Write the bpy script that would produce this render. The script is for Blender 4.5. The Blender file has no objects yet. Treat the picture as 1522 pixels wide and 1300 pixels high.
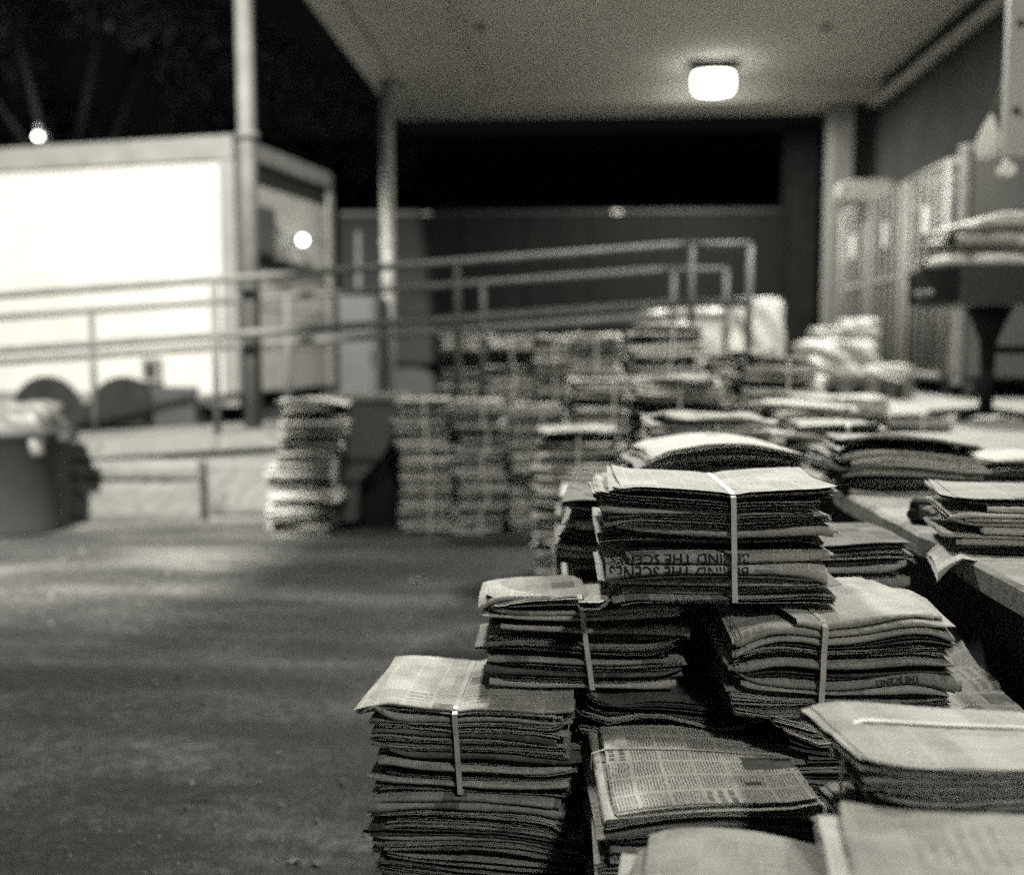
import bpy, bmesh, math, random
from mathutils import Vector, Matrix, Euler
R = math.radians
PI = math.pi
scene = bpy.context.scene
COL = scene.collection
F = 1480.0; CX, CY = 761.0, 650.0; VX, HY = 850.0, 520.0; EYE = 1.15

# ------------------------------------------------------------------ camera
cam_d = bpy.data.cameras.new('camera'); cam = bpy.data.objects.new('camera', cam_d); COL.objects.link(cam)
cam.location = (0, 0, EYE)
cam.rotation_euler = (R(90) - math.atan((CY - HY) / F), 0, math.atan((VX - CX) / F))
cam_d.sensor_width = 36; cam_d.lens = 36 * F / 1522
cam_d.clip_start = .05; cam_d.clip_end = 400
cam_d.dof.use_dof = True; cam_d.dof.focus_distance = 1.58; cam_d.dof.aperture_fstop = 1.65
scene.camera = cam
CROT = cam.rotation_euler.to_matrix()
def ray(px, py): return (CROT @ Vector((px - CX, -(py - CY), -F))).normalized()
def atY(px, py, Y):
    d = ray(px, py); t = Y / d.y; return Vector((d.x * t, Y, EYE + d.z * t))

# ------------------------------------------------------------------ object helpers
def tag(o, label=None, cat=None, group=None, kind=None):
    if label: o['label'] = label
    if cat: o['category'] = cat
    if group: o['group'] = group
    if kind: o['kind'] = kind
    return o
def thing(name, label, cat, loc=(0, 0, 0), rz=0, group=None):
    o = bpy.data.objects.new(name, None); COL.objects.link(o)
    o.location = loc; o.rotation_euler = (0, 0, rz); o.empty_display_size = .1
    return tag(o, label, cat, group)
def obj(name, me, mat=None, parent=None, loc=None, rot=None, smooth=None):
    if isinstance(me, bmesh.types.BMesh):
        b = me; me = bpy.data.meshes.new(name); b.normal_update(); b.to_mesh(me); b.free()
    o = bpy.data.objects.new(name, me); COL.objects.link(o)
    if mat is not None and len(me.materials) == 0: me.materials.append(mat)
    if parent is not None: o.parent = parent
    if loc is not None: o.location = loc
    if rot is not None: o.rotation_euler = rot
    if smooth: me.polygons.foreach_set('use_smooth', [True] * len(me.polygons))
    return o
def struct(name, b, mat): return tag(obj(name, b, mat), kind='structure')
def BM(): return bmesh.new()
def box(b, x0, x1, y0, y1, z0, z1, bev=0, M=None):
    t = bmesh.new()
    bmesh.ops.create_cube(t, size=1)
    for v in t.verts:
        v.co = Vector(((x0 + x1) / 2 + v.co.x * (x1 - x0), (y0 + y1) / 2 + v.co.y * (y1 - y0), (z0 + z1) / 2 + v.co.z * (z1 - z0)))
    if bev: bmesh.ops.bevel(t, geom=t.edges[:], offset=bev, segments=2, affect='EDGES', profile=.6)
    if M is not None: bmesh.ops.transform(t, matrix=M, verts=t.verts)
    merge(b, t); return b
def merge(b, t):
    vm = {}
    for v in t.verts: vm[v] = b.verts.new(v.co)
    for f in t.faces:
        nf = b.faces.new([vm[v] for v in f.verts]); nf.smooth = f.smooth; nf.material_index = f.material_index
    t.free()
def tube(b, p, q, r, n=12, r2=None):
    p = Vector(p); q = Vector(q); d = q - p; r2 = r if r2 is None else r2
    t = bmesh.new(); bmesh.ops.create_cone(t, cap_ends=True, segments=n, radius1=r, radius2=r2, depth=d.length)
    for f in t.faces: f.smooth = len(f.verts) == 4
    M = Matrix.Translation((p + q) / 2) @ d.to_track_quat('Z', 'Y').to_matrix().to_4x4()
    bmesh.ops.transform(t, matrix=M, verts=t.verts); merge(b, t); return b
def polytube(b, pts, r, n=10):
    for i in range(len(pts) - 1): tube(b, pts[i], pts[i + 1], r, n)
    for p in pts[1:-1]:
        t = bmesh.new(); bmesh.ops.create_uvsphere(t, u_segments=n, v_segments=6, radius=r * 1.01, matrix=Matrix.Translation(p))
        for f in t.faces: f.smooth = True
        merge(b, t)
    return b
def lathe(b, prof, n=32, M=None):
    t = bmesh.new(); rings = []
    for r, z in prof: rings.append([t.verts.new((r * math.cos(2 * PI * k / n), r * math.sin(2 * PI * k / n), z)) for k in range(n)])
    for a, c in zip(rings, rings[1:]):
        for k in range(n):
            f = t.faces.new((a[k], a[(k + 1) % n], c[(k + 1) % n], c[k])); f.smooth = True
    if prof[0][0] > 1e-4: t.faces.new(rings[0][::-1])
    if prof[-1][0] > 1e-4: t.faces.new(rings[-1])
    if M is not None: bmesh.ops.transform(t, matrix=M, verts=t.verts)
    merge(b, t); return b

# ------------------------------------------------------------------ materials
def newmat(name):
    m = bpy.data.materials.new(name); m.use_nodes = True; nt = m.node_tree; nt.nodes.clear()
    out = nt.nodes.new('ShaderNodeOutputMaterial'); bs = nt.nodes.new('ShaderNodeBsdfPrincipled')
    nt.links.new(bs.outputs[0], out.inputs[0]); return m, nt, bs
TINT = (1.0, .975, .90)
def col(v): return (v * TINT[0], v * TINT[1], v * TINT[2], 1)
class N:
    def __init__(s, nt): s.nt = nt
    def n(s, t, **kw):
        x = s.nt.nodes.new(t)
        for k, v in kw.items(): setattr(x, k, v)
        return x
    def link(s, a, b): s.nt.links.new(a, b)
    def put(s, v, i):
        if isinstance(v, (int, float)): i.default_value = v
        else: s.link(v, i)
    def math(s, op, a, b=None, c=None):
        x = s.n('ShaderNodeMath', operation=op); s.put(a, x.inputs[0])
        if b is not None: s.put(b, x.inputs[1])
        if c is not None: s.put(c, x.inputs[2])
        return x.outputs[0]
    def noise(s, vec, scale, detail=4, rough=.55):
        x = s.n('ShaderNodeTexNoise'); x.inputs['Scale'].default_value = scale; x.inputs['Detail'].default_value = detail
        x.inputs['Roughness'].default_value = rough
        if vec is not None: s.link(vec, x.inputs['Vector'])
        return x.outputs[0]
    def ramp(s, v, pts):
        x = s.n('ShaderNodeValToRGB'); e = x.color_ramp.elements
        while len(e) < len(pts): e.new(.5)
        for k, (p, c) in enumerate(pts): e[k].position = p; e[k].color = col(c)
        s.link(v, x.inputs[0]); return x.outputs[0]
    def mix(s, f, a, b):
        x = s.n('ShaderNodeMix', data_type='RGBA'); s.put(f, x.inputs[0])
        for v, i in ((a, 6), (b, 7)):
            if isinstance(v, tuple): x.inputs[i].default_value = v
            else: s.link(v, x.inputs[i])
        return x.outputs[2]
    def bump(s, h, st, dist=.01):
        x = s.n('ShaderNodeBump'); x.inputs['Strength'].default_value = st; x.inputs['Distance'].default_value = dist
        s.link(h, x.inputs['Height']); return x.outputs[0]
def rough_mat(name, lo, hi, scale=4, rough=.8, metal=0, bump=.3, bd=.01, fine=60, stretch=(1, 1, 1), spec=.5):
    m, nt, bs = newmat(name); w = N(nt)
    tc = w.n('ShaderNodeTexCoord'); mp = w.n('ShaderNodeMapping'); mp.inputs['Scale'].default_value = stretch
    w.link(tc.outputs['Object'], mp.inputs[0])
    a = w.noise(mp.outputs[0], scale, 6, .6); f = w.noise(mp.outputs[0], fine, 3)
    s = w.math('ADD', w.math('MULTIPLY', a, .75), w.math('MULTIPLY', f, .25))
    w.link(w.ramp(s, [(.32, lo), (.68, hi)]), bs.inputs['Base Color'])
    bs.inputs['Roughness'].default_value = rough; bs.inputs['Metallic'].default_value = metal
    bs.inputs['Specular IOR Level'].default_value = spec
    w.link(w.bump(s, bump, bd), bs.inputs['Normal']); return m
def emit_mat(name, v, st):
    m, nt, bs = newmat(name); bs.inputs['Base Color'].default_value = col(.8)
    w = N(nt); tc = w.n('ShaderNodeTexCoord'); n = w.noise(tc.outputs['Object'], 9, 2)
    bs.inputs['Emission Color'].default_value = (1, .98, .9, 1)
    w.link(w.math('MULTIPLY', w.math('ADD', w.math('MULTIPLY', n, .3), .85), st), bs.inputs['Emission Strength']); return m

def newsprint(name, paper=.52, ink=.42, pitch=.0034, colw=.046, pics=.05, blank=.22, swap=False, rects=()):
    """u runs along the fold (metres), v across it"""
    m, nt, bs = newmat(name); w = N(nt)
    uv = w.n('ShaderNodeUVMap'); sep = w.n('ShaderNodeSeparateXYZ'); w.link(uv.outputs[0], sep.inputs[0])
    oi = w.n('ShaderNodeObjectInfo'); rnd = oi.outputs['Random']
    U, V = (sep.outputs[1], sep.outputs[0]) if swap else (sep.outputs[0], sep.outputs[1])
    u = w.math('ADD', U, w.math('MULTIPLY', rnd, 7.3)); v = w.math('ADD', V, w.math('MULTIPLY', rnd, 3.9))
    uc = w.math('DIVIDE', u, colw); vc = w.math('DIVIDE', v, .047)
    cell = w.n('ShaderNodeCombineXYZ'); w.link(w.math('FLOOR', uc), cell.inputs[0]); w.link(w.math('FLOOR', vc), cell.inputs[1])
    wn = w.n('ShaderNodeTexWhiteNoise', noise_dimensions='2D'); w.link(cell.outputs[0], wn.inputs['Vector']); r = wn.outputs['Value']
    fu = w.math('FRACT', uc); fv = w.math('FRACT', vc)
    incol = w.math('MULTIPLY', w.math('GREATER_THAN', fu, .07), w.math('LESS_THAN', fu, .95))
    inrow = w.math('MULTIPLY', w.math('GREATER_THAN', fv, .05), w.math('LESS_THAN', fv, .97))
    line = w.math('FRACT', w.math('DIVIDE', v, pitch)); lineid = w.math('FLOOR', w.math('DIVIDE', v, pitch))
    wv = w.n('ShaderNodeCombineXYZ'); w.link(w.math('MULTIPLY', u, 520), wv.inputs[0]); w.link(w.math('MULTIPLY', lineid, 7.7), wv.inputs[1])
    word = w.math('GREATER_THAN', w.noise(wv.outputs[0], 1.0, 1), .42)
    text = w.math('MULTIPLY', w.math('LESS_THAN', line, .52), word)
    # headline rows: coarser, darker lettering
    hl = w.math('LESS_THAN', r, .16)
    hline = w.math('FRACT', w.math('DIVIDE', v, .0157))
    hv = w.n('ShaderNodeCombineXYZ'); w.link(w.math('MULTIPLY', u, 230), hv.inputs[0]); w.link(w.math('FLOOR', w.math('DIVIDE', v, .0157)), hv.inputs[1])
    htext = w.math('MULTIPLY', w.math('LESS_THAN', hline, .55), w.math('GREATER_THAN', w.noise(hv.outputs[0], 1.0, 1), .46))
    isblank = w.math('GREATER_THAN', r, 1 - blank)
    ispic = w.math('MULTIPLY', w.math('GREATER_THAN', r, 1 - blank - pics), w.math('SUBTRACT', 1, isblank))
    tx = w.mix(hl, (0, 0, 0, 1), (1, 1, 1, 1))
    t = w.math('ADD', w.math('MULTIPLY', text, w.math('SUBTRACT', 1, hl)), w.math('MULTIPLY', htext, hl))
    t = w.math('MULTIPLY', t, w.math('SUBTRACT', 1, w.math('MAXIMUM', isblank, ispic)))
    picn = w.math('MULTIPLY_ADD', w.noise(uv.outputs[0], 60, 3), .9, .1)
    mark = w.math('MULTIPLY', w.math('MULTIPLY', incol, inrow), w.math('ADD', w.math('MULTIPLY', t, ink), w.math('MULTIPLY', ispic, picn)))
    for (ua, ub, va, vb) in rects:
        e = w.math('MULTIPLY', w.math('MULTIPLY', w.math('GREATER_THAN', U, ua), w.math('LESS_THAN', U, ub)), w.math('MULTIPLY', w.math('GREATER_THAN', V, va), w.math('LESS_THAN', V, vb)))
        mark = w.math('MAXIMUM', mark, w.math('MULTIPLY', e, w.math('MULTIPLY_ADD', w.noise(uv.outputs[0], 40, 3), .3, .72)))
    tc = w.n('ShaderNodeTexCoord')
    stain = w.noise(tc.outputs['Object'], 14, 5, .6); fib = w.noise(tc.outputs['Object'], 260, 2)
    s = w.math('ADD', w.math('MULTIPLY', stain, .7), w.math('MULTIPLY', fib, .3))
    base = w.ramp(s, [(.30, paper * .62), (.62, paper)])
    hsv = w.n('ShaderNodeHueSaturation'); w.link(base, hsv.inputs['Color']); w.link(w.math('MULTIPLY_ADD', rnd, .45, .72), hsv.inputs['Value'])
    w.link(w.mix(mark, hsv.outputs[0], col(.035)), bs.inputs['Base Color'])
    bs.inputs['Roughness'].default_value = .85; bs.inputs['Specular IOR Level'].default_value = .25
    mpc = w.n('ShaderNodeMapping'); mpc.inputs['Scale'].default_value = (1, 2.6, 1); mpc.inputs['Rotation'].default_value = (0, 0, .5); w.link(tc.outputs['Object'], mpc.inputs[0])
    cn = w.math('ABSOLUTE', w.math('SUBTRACT', w.noise(mpc.outputs[0], 9, 3, .5), .5))
    w.link(w.bump(w.math('ADD', w.math('MULTIPLY', s, .12), w.math('MINIMUM', cn, .09)), .55, .02), bs.inputs['Normal']); return m

M_np = newsprint('newsprint')
M_np2 = newsprint('newsprint_light', paper=.55, ink=.26, blank=.5, pics=.02)
M_np3 = newsprint('newsprint_pale', paper=.50, ink=.34, blank=.30, pics=.0)
M_page = newsprint('newsprint_page', paper=.66, ink=.72, pitch=.0046, colw=.047, pics=.0, blank=.04, rects=((.285, .335, .180, .275), (.375, .386, .262, .287)))
M_dark = newsprint('newsprint_photo_page', paper=.20, ink=.5, blank=.5, pics=.2)
M_ink = rough_mat('black_print', .012, .03, rough=.8, bump=0)
M_strap = rough_mat('plastic_strap', .55, .75, scale=20, rough=.38, bump=.1, bd=.001, fine=200)
M_pole = rough_mat('galvanised_pipe', .035, .075, scale=7, rough=.7, metal=0, bump=.15, bd=.003)
M_rail = rough_mat('handrail_paint', .035, .08, scale=9, rough=.75, metal=0, bump=.15, bd=.003)
M_conc = None
def concrete(name, lo, hi, brick=False):
    m, nt, bs = newmat(name); w = N(nt); tc = w.n('ShaderNodeTexCoord'); O = tc.outputs['Object']
    a = w.noise(O, 1.6, 7, .65); f = w.noise(O, 45, 4)
    s = w.math('ADD', w.math('MULTIPLY', a, .7), w.math('MULTIPLY', f, .3))
    c = w.ramp(s, [(.30, lo), (.55, (lo + hi) / 2), (.70, hi)])
    # dark blotchy stains and thin wandering cracks
    st = w.math('MULTIPLY', w.math('GREATER_THAN', w.noise(O, 3.1, 5, .7), .61), .55)
    c = w.mix(st, c, col(lo * .35))
    nz = w.n('ShaderNodeTexNoise'); nz.inputs['Scale'].default_value = 2.0; w.link(O, nz.inputs['Vector'])
    vor = w.n('ShaderNodeTexVoronoi', feature='DISTANCE_TO_EDGE'); vor.inputs['Scale'].default_value = 1.1
    mx = w.n('ShaderNodeVectorMath', operation='ADD'); w.link(O, mx.inputs[0]); w.link(nz.outputs[1], mx.inputs[1]); w.link(mx.outputs[0], vor.inputs['Vector'])
    cr = w.math('LESS_THAN', vor.outputs['Distance'], .006)
    c = w.mix(w.math('MULTIPLY', cr, .8), c, col(.02))
    w.link(c, bs.inputs['Base Color']); bs.inputs['Roughness'].default_value = .85
    w.link(w.bump(w.math('SUBTRACT', s, w.math('MULTIPLY', cr, .4)), .5, .02), bs.inputs['Normal']); return m
M_conc = concrete('ramp_concrete', .05, .15)
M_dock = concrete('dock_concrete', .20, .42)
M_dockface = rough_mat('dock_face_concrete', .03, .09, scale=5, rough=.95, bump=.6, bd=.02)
M_soffit = rough_mat('painted_soffit', .56, .64, scale=1.2, rough=.9, bump=.1, bd=.004)
M_beam = rough_mat('painted_beam', .44, .54, scale=2, rough=.9, bump=.1, bd=.004)
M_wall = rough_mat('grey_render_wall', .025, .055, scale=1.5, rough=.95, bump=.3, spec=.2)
M_black = rough_mat('black_metal', .008, .02, scale=5, rough=.85, bump=.1, spec=.08)
M_dkgrey = rough_mat('dark_grey_paint', .014, .03, scale=3, rough=.6, bump=.1)
M_trailer = rough_mat('trailer_paint', .010, .017, scale=1.3, rough=.8, bump=.05, spec=.15, stretch=(1, 1, .2))
M_white = rough_mat('white_truck_paint', .22, .30, scale=1.2, rough=.6, bump=.04)
M_alu = rough_mat('aluminium_trim', .07, .13, scale=3, rough=.7, metal=0, bump=.1, bd=.002)
M_rubber = rough_mat('tyre_rubber', .012, .03, scale=12, rough=.9)
M_bin = rough_mat('dark_bin_plastic', .010, .018, scale=6, rough=.7, bump=.1)
M_binbag = rough_mat('bin_bag_film', .04, .12, scale=9, rough=.5, bump=.6, bd=.03)
M_bag = rough_mat('plastic_bag', .28, .5, scale=6, rough=.35, bump=.5, bd=.03)
M_wrap = rough_mat('white_wrap', .30, .50, scale=5, rough=.4, bump=.5, bd=.02)
M_steel = rough_mat('steel_frame', .10, .20, scale=8, rough=.75, metal=0, bump=.1)
M_panelg = rough_mat('grey_sheet_panel', .06, .09, scale=2, rough=.6, bump=.05)
M_wood = rough_mat('pallet_wood', .06, .14, scale=6, rough=.9, stretch=(1, 8, 8))
M_panelw = rough_mat('bolted_panel_paint', .30, .36, scale=3, rough=.6, bump=.05)
M_cage = rough_mat('cage_bars', .20, .32, scale=8, rough=.7)
M_pier = rough_mat('pillar_paint', .12, .22, scale=4, rough=.9, bump=.2)
M_door = rough_mat('roller_door_paint', .16, .26, scale=2.5, rough=.6, bump=.1)
M_card = rough_mat('white_card', .6, .75, scale=12, rough=.8, bump=.05)
M_leaf = rough_mat('dark_foliage', .04, .10, scale=4, rough=.7)
M_bark = rough_mat('tree_bark', .008, .02, scale=9, rough=.95)
M_ply = rough_mat('worn_plate', .24, .42, scale=7, rough=.75, bump=.4, bd=.006, stretch=(1, .35, 1))
M_lamp = emit_mat('lit_lamp_glass', 1, 11)
M_far = emit_mat('distant_lamp_glass', 1, 9)

def ground_mat():
    m, nt, bs = newmat('yard_asphalt'); w = N(nt); tc = w.n('ShaderNodeTexCoord'); O = tc.outputs['Object']
    mp = w.n('ShaderNodeMapping'); mp.inputs['Scale'].default_value = (.55, 1.7, 1); mp.inputs['Rotation'].default_value = (0, 0, R(8)); w.link(O, mp.inputs[0])
    a = w.noise(mp.outputs[0], 1.5, 8, .62); g = w.noise(O, 170, 3, .6); p = w.noise(O, 22, 5, .65)
    s = w.math('ADD', w.math('ADD', w.math('MULTIPLY', a, .42), w.math('MULTIPLY', g, .36)), w.math('MULTIPLY', p, .22))
    c = w.ramp(s, [(.40, .009), (.50, .030), (.60, .17)])
    # tyre streaks
    mp2 = w.n('ShaderNodeMapping'); mp2.inputs['Scale'].default_value = (.25, 5, 1); mp2.inputs['Rotation'].default_value = (0, 0, R(14)); w.link(O, mp2.inputs[0])
    st = w.math('MULTIPLY', w.math('SUBTRACT', w.noise(mp2.outputs[0], 1.6, 5, .6), .5), 2.2)
    st = w.math('MAXIMUM', st, 0)
    c = w.mix(w.math('MINIMUM', st, .7), c, col(.03))
    vor = w.n('ShaderNodeTexVoronoi'); vor.inputs['Scale'].default_value = 34; w.link(O, vor.inputs['Vector'])
    peb = w.math('MULTIPLY', w.math('LESS_THAN', vor.outputs['Distance'], .16), w.math('GREATER_THAN', w.noise(O, 9, 2), .58))
    c = w.mix(w.math('MULTIPLY', peb, .5), c, col(.20))
    w.link(c, bs.inputs['Base Color']); bs.inputs['Specular IOR Level'].default_value = .4
    rr = w.math('MULTIPLY_ADD', a, .5, .42); w.link(rr, bs.inputs['Roughness'])
    w.link(w.bump(w.math('ADD', w.math('ADD', w.math('MULTIPLY', g, .5), w.math('MULTIPLY', p, .9)), w.math('MULTIPLY', peb, .5)), 1.0, .02), bs.inputs['Normal']); return m
M_ground = ground_mat()

# ------------------------------------------------------------------ setting
b = BM()
for X0, X1, Y0, Y1 in ((-90, 90, -60, 90),):
    vs = [b.verts.new(c) for c in ((X0, Y0, 0), (X1, Y0, 0), (X1, Y1, 0), (X0, Y1, 0))]; b.faces.new(vs)
struct('ground', b, M_ground)

DX, DZ = .69, .79          # dock edge and dock top
# loading dock: concrete block, plate with a chipped lip
random.seed(3)
dock = thing('loading_dock', 'raised concrete loading dock with a chipped overhanging edge under the canopy', 'loading dock', (DX, 0, 0))
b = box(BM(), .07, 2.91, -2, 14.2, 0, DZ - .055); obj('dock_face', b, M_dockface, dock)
b = BM(); n = 150; top = []; bot = []
ys = [-2 + 16.2 * k / n for k in range(n + 1)]
row = []
for k, y in enumerate(ys):
    e = random.uniform(-.004, .004) + (random.uniform(.008, .022) if random.random() < .14 else 0)
    e2 = e + random.uniform(-.003, .006)
    row.append([b.verts.new(p) for p in ((2.91, y, DZ), (e + .006, y, DZ), (e2 - .002, y, DZ - .008), (e2 + .003, y, DZ - .045 + random.uniform(-.004, .002)), (.08, y, DZ - .055))])
for r0, r1 in zip(row, row[1:]):
    for j in range(4): b.faces.new((r0[j], r0[j + 1], r1[j + 1], r1[j]))
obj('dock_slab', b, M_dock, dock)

# sloping ramp with parapet slab, ending on the dock
RY0, RY1 = 6.5, 7.95
def rampz(x): return DZ - .004 + .066 * (x - .70) if x < .70 else DZ
ramp = thing('concrete_ramp', 'pale concrete ramp with a cracked block side wall rising to the dock', 'ramp', (-2.9, RY0, 0))
rm = Matrix.Translation((2.9, -RY0, 0))
def slopebox(b, x0, x1, y0, y1, f0, f1, n=1):
    for k in range(n):
        a, c = x0 + (x1 - x0) * k / n, x0 + (x1 - x0) * (k + 1) / n
        P = [(a, y0, f0(a)), (c, y0, f0(c)), (c, y1, f0(c)), (a, y1, f0(a)), (a, y0, f1(a)), (c, y0, f1(c)), (c, y1, f1(c)), (a, y1, f1(a))]
        v = [b.verts.new(Vector(p) + Vector((2.9, -RY0, 0))) for p in P]
        for q in ((0, 3, 2, 1), (4, 5, 6, 7), (0, 1, 5, 4), (1, 2, 6, 5), (2, 3, 7, 6), (3, 0, 4, 7)): b.faces.new([v[i] for i in q])
b = BM(); slopebox(b, -7, DX - .004, RY0 - .03, RY1 + .03, lambda x: rampz(x) - .10, rampz); obj('ramp_slab', b, M_conc, ramp)
b = BM(); slopebox(b, -7, DX - .004, RY0 + .02, RY1, lambda x: 0, lambda x: rampz(x) - .10); obj('block_wall', b, M_conc, ramp)
# a bulging lower course of the wall, its open joint, broken corners
random.seed(12)
def rubble(x0, x1, z0, z1, y0, y1, seed):
    rnd = random.Random(seed); b = BM(); nx, nz = max(4, int((x1 - x0) / .04)), max(3, int((z1 - z0) / .04)); g = []
    for i in range(nx + 1):
        row = []
        for k in range(nz + 1):
            ed = (i in (0, nx)) or (k in (0, nz))
            row.append(b.verts.new((x0 + (x1 - x0) * i / nx + rnd.uniform(-.006, .006), y0 + rnd.uniform(0, .008) + (.012 if ed else 0), z0 + (z1 - z0) * k / nz + rnd.uniform(-.008, .008) * (k > 0))))
        g.append(row)
    for i in range(nx):
        for k in range(nz): b.faces.new((g[i][k], g[i + 1][k], g[i + 1][k + 1], g[i][k + 1]))
    r_ = bmesh.ops.extrude_edge_only(b, edges=[e for e in b.edges if e.is_boundary])
    for v in [q for q in r_['geom'] if isinstance(q, bmesh.types.BMVert)]: v.co.y = y1
    for f in b.faces: f.smooth = False
    return b
for k, (a0, a1, c0, c1, yy) in enumerate([(-.95, .42, .0, .262, -.03), (-1.0, -.38, .285, .40, -.012), (-.36, .40, .29, .42, -.016), (.46, 1.2, .05, .41, -.010), (-2.6, -1.02, .0, .3, -.02)]):
    obj('wall_block', rubble(a0, a1, c0, c1, yy, .018, k), M_conc, ramp)
b = BM(); box(b, -1.0, .41, .006, .019, .262, .288); box(b, .421, .452, .006, .019, .02, .40); obj('open_joint', b, M_black, ramp)

def railing(label, y, x0, x1, posts, htop, hmid, zoff=0, ret=None):
    t = thing('ramp_railing', label, 'railing', (0, y, 0), group='pipe railings along the ramp')
    zb = lambda x: rampz(x) + zoff
    for nm, h, r in (('top_rail', htop, .025), ('mid_rail', hmid, .028)):
        pts = [(x0, 0, zb(x0) + h), (min(x1, .7), 0, zb(min(x1, .7)) + h)]
        if x1 > .7: pts.append((x1, 0, zb(x1) + h))
        if ret: pts.append((x1, ret, zb(x1) + h))
        obj(nm, polytube(BM(), pts, r), M_rail, t)
    for x in posts:
        b = tube(BM(), (x, 0, zb(x) - .0), (x, 0, zb(x) + htop), .024); tube(b, (x, 0, zb(x)), (x, 0, zb(x) + .012), .045)
        obj('post', b, M_rail, t)
xN = lambda px, Y: atY(px, 500, Y).x
railing('near pipe railing of the ramp, with two bars and tall round posts', RY0 + .06, -6.8, xN(1112, 6.6), [-5.5, -3.95, xN(320, 6.56), xN(680, 6.56), xN(1027, 6.56), xN(1112, 6.56)], 1.03, .66)
railing('far pipe railing of the ramp, lower in view behind the near one', RY1 - .06, -6.8, xN(1078, 7.9), [-5.4, xN(137, 7.89), xN(427, 7.89), xN(717, 7.89), xN(1000, 7.89), xN(1078, 7.89)], .98, .62)

# canopy
ZB, ZR = 4.05, 4.30
can = thing('loading_canopy', 'pale painted canopy ceiling with a recessed panel over the loading dock', 'canopy', (-2.22, 12.8, ZB))
def cbox(nm, x0, x1, y0, y1, z0, z1, mat, bev=0):
    return obj(nm, box(BM(), x0 + 2.22, x1 + 2.22, y0 - 12.8, y1 - 12.8, z0 - ZB, z1 - ZB, bev), mat, can)
cbox('recessed_soffit', -1.17, 3.6, -6, 12.15, ZR, ZR + .25, M_soffit)
cbox('edge_beam', -1.90, -1.17, -6, 12.15, ZB, ZR + .24, M_beam)
cbox('fascia', -2.22, -1.925, -6, 12.8, ZB - .006, ZR + .35, M_beam)
cbox('drip_groove', -1.925, -1.90, -6, 12.8, ZB + .05, ZR, M_black)
cbox('end_beam', -1.90, 3.6, 12.15, 12.8, ZB, ZR + .24, M_beam)
for px, py in ((716, 38), (1228, 39), (716, 144)):
    d = ray(px, py); t = (ZR - EYE) / d.z; b = BM()
    tube(b, Vector((d.x * t + 2.22, d.y * t - 12.8, ZR - ZB - .03)), Vector((d.x * t + 2.22, d.y * t - 12.8, ZR - ZB)), .045)
    obj('ceiling_bolt', b, M_dkgrey, can)

M_pole2 = rough_mat('lit_pipe', .16, .30, scale=7, rough=.7)  # pipe colour lightened to paint in the light on the farther post
def pole(label, x, y, z0, z1, r, M_pole=M_pole):
    t = thing('canopy_post', label, 'post', (x, y, z0), group='round steel posts carrying the canopy edge')
    obj('pipe', tube(BM(), (0, 0, 0), (0, 0, z1 - z0), r, 20), M_pole, t)
    obj('base_plate', box(BM(), -.14, .14, -.14, .14, 0, .016, .003), M_pole, t)
    b = tube(BM(), (0, 0, (z1 - z0) * .56), (0, 0, (z1 - z0) * .56 + .05), r * 1.25, 20); obj('pipe_collar', b, M_pole, t)
p1x = xN(374, 6.75); pole('round steel post in front of the white truck, nearer one', p1x, 6.75, rampz(p1x), 4.10, .062)
p2x = xN(578, 10.9); pole('thinner-looking round steel post between the truck and the dark trailer, farther one', p2x, 10.9, 0, ZB + .02, .07, M_pole2)

# building wall along the dock, end pier
bw = thing('building_wall', 'grey rendered building wall above the row of cages on the dock', 'wall', (3.6, 5, 0))
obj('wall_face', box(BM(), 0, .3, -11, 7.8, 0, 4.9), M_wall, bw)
b = box(BM(), -.10, -.002, -11, 7.7, ZR - .30, ZR - .22, .01); obj('cable_trunking', b, M_beam, bw)
ep = thing('end_pillar', 'pale square pillar at the far end of the dock wall', 'pillar', (3.2, 12.2, DZ))
obj('shaft', box(BM(), -.16, .10, 0, .3, 0, ZB - DZ, .01), M_pier, ep)
b = BM(); box(b, .101, .40, .12, .5, 0, ZB - DZ, .01); obj('wall_return', b, M_wall, ep)
dp = thing('dark_door_jamb', 'tall dark steel door jamb left of the pale pillar at the dock end', 'door jamb', (xN(1187, 13.2), 13.2, 0))
b = box(BM(), -.2, .2, 0, .3, 0, 4.05); box(b, -.24, -.2, -.05, 0, 0, 4.0); obj('jamb', b, M_black, dp)
# hanging white steel panel top right
hp = thing('hanging_white_panel', 'white bolted steel panel hanging from the canopy in the upper right corner', 'panel', (2.05, 4.75, 2.05))
zl = atY(1495, 233, 4.75); zx = atY(1493, 200, 4.75).x; hp.location = (zx, 4.75, zl.z)
obj('sheet', box(BM(), 0, .9, 0, .04, 0, ZR - zl.z, .004), M_panelw, hp)
for py in (35, 165):
    z = atY(1508, py, 4.75).z - zl.z
    obj('bolt', tube(BM(), (.045, -.016, z), (.045, 0, z), .016), M_dkgrey, hp)
b = tube(BM(), (.02, .02, -.09), (.02, .02, 0), .012); tube(b, (.02, -.02, -.06), (.02, .06, -.06), .03, 16); obj('guide_roller', b, M_card, hp)
bl = thing('hanging_rag', 'pale teardrop-shaped cloth rag hanging beside the white panel by the wall', 'rag', atY(1472, 212, 4.9))
b = lathe(BM(), [(.004, .13), (.02, .10), (.045, .04), (.062, -.02), (.058, -.07), (.03, -.095), (.001, -.09)], 26)
for v in b.verts:
    a = math.atan2(v.co.y, v.co.x); k = 1 + .12 * math.sin(5 * a) + .06 * math.sin(9 * a + v.co.z * 30); v.co.x *= k; v.co.y *= k * .5
obj('cloth', b, M_beam, bl, smooth=True)
obj('hook_wire', tube(BM(), (0, 0, .12), (.05, -.02, .30), .003, 6), M_steel, bl)

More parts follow.
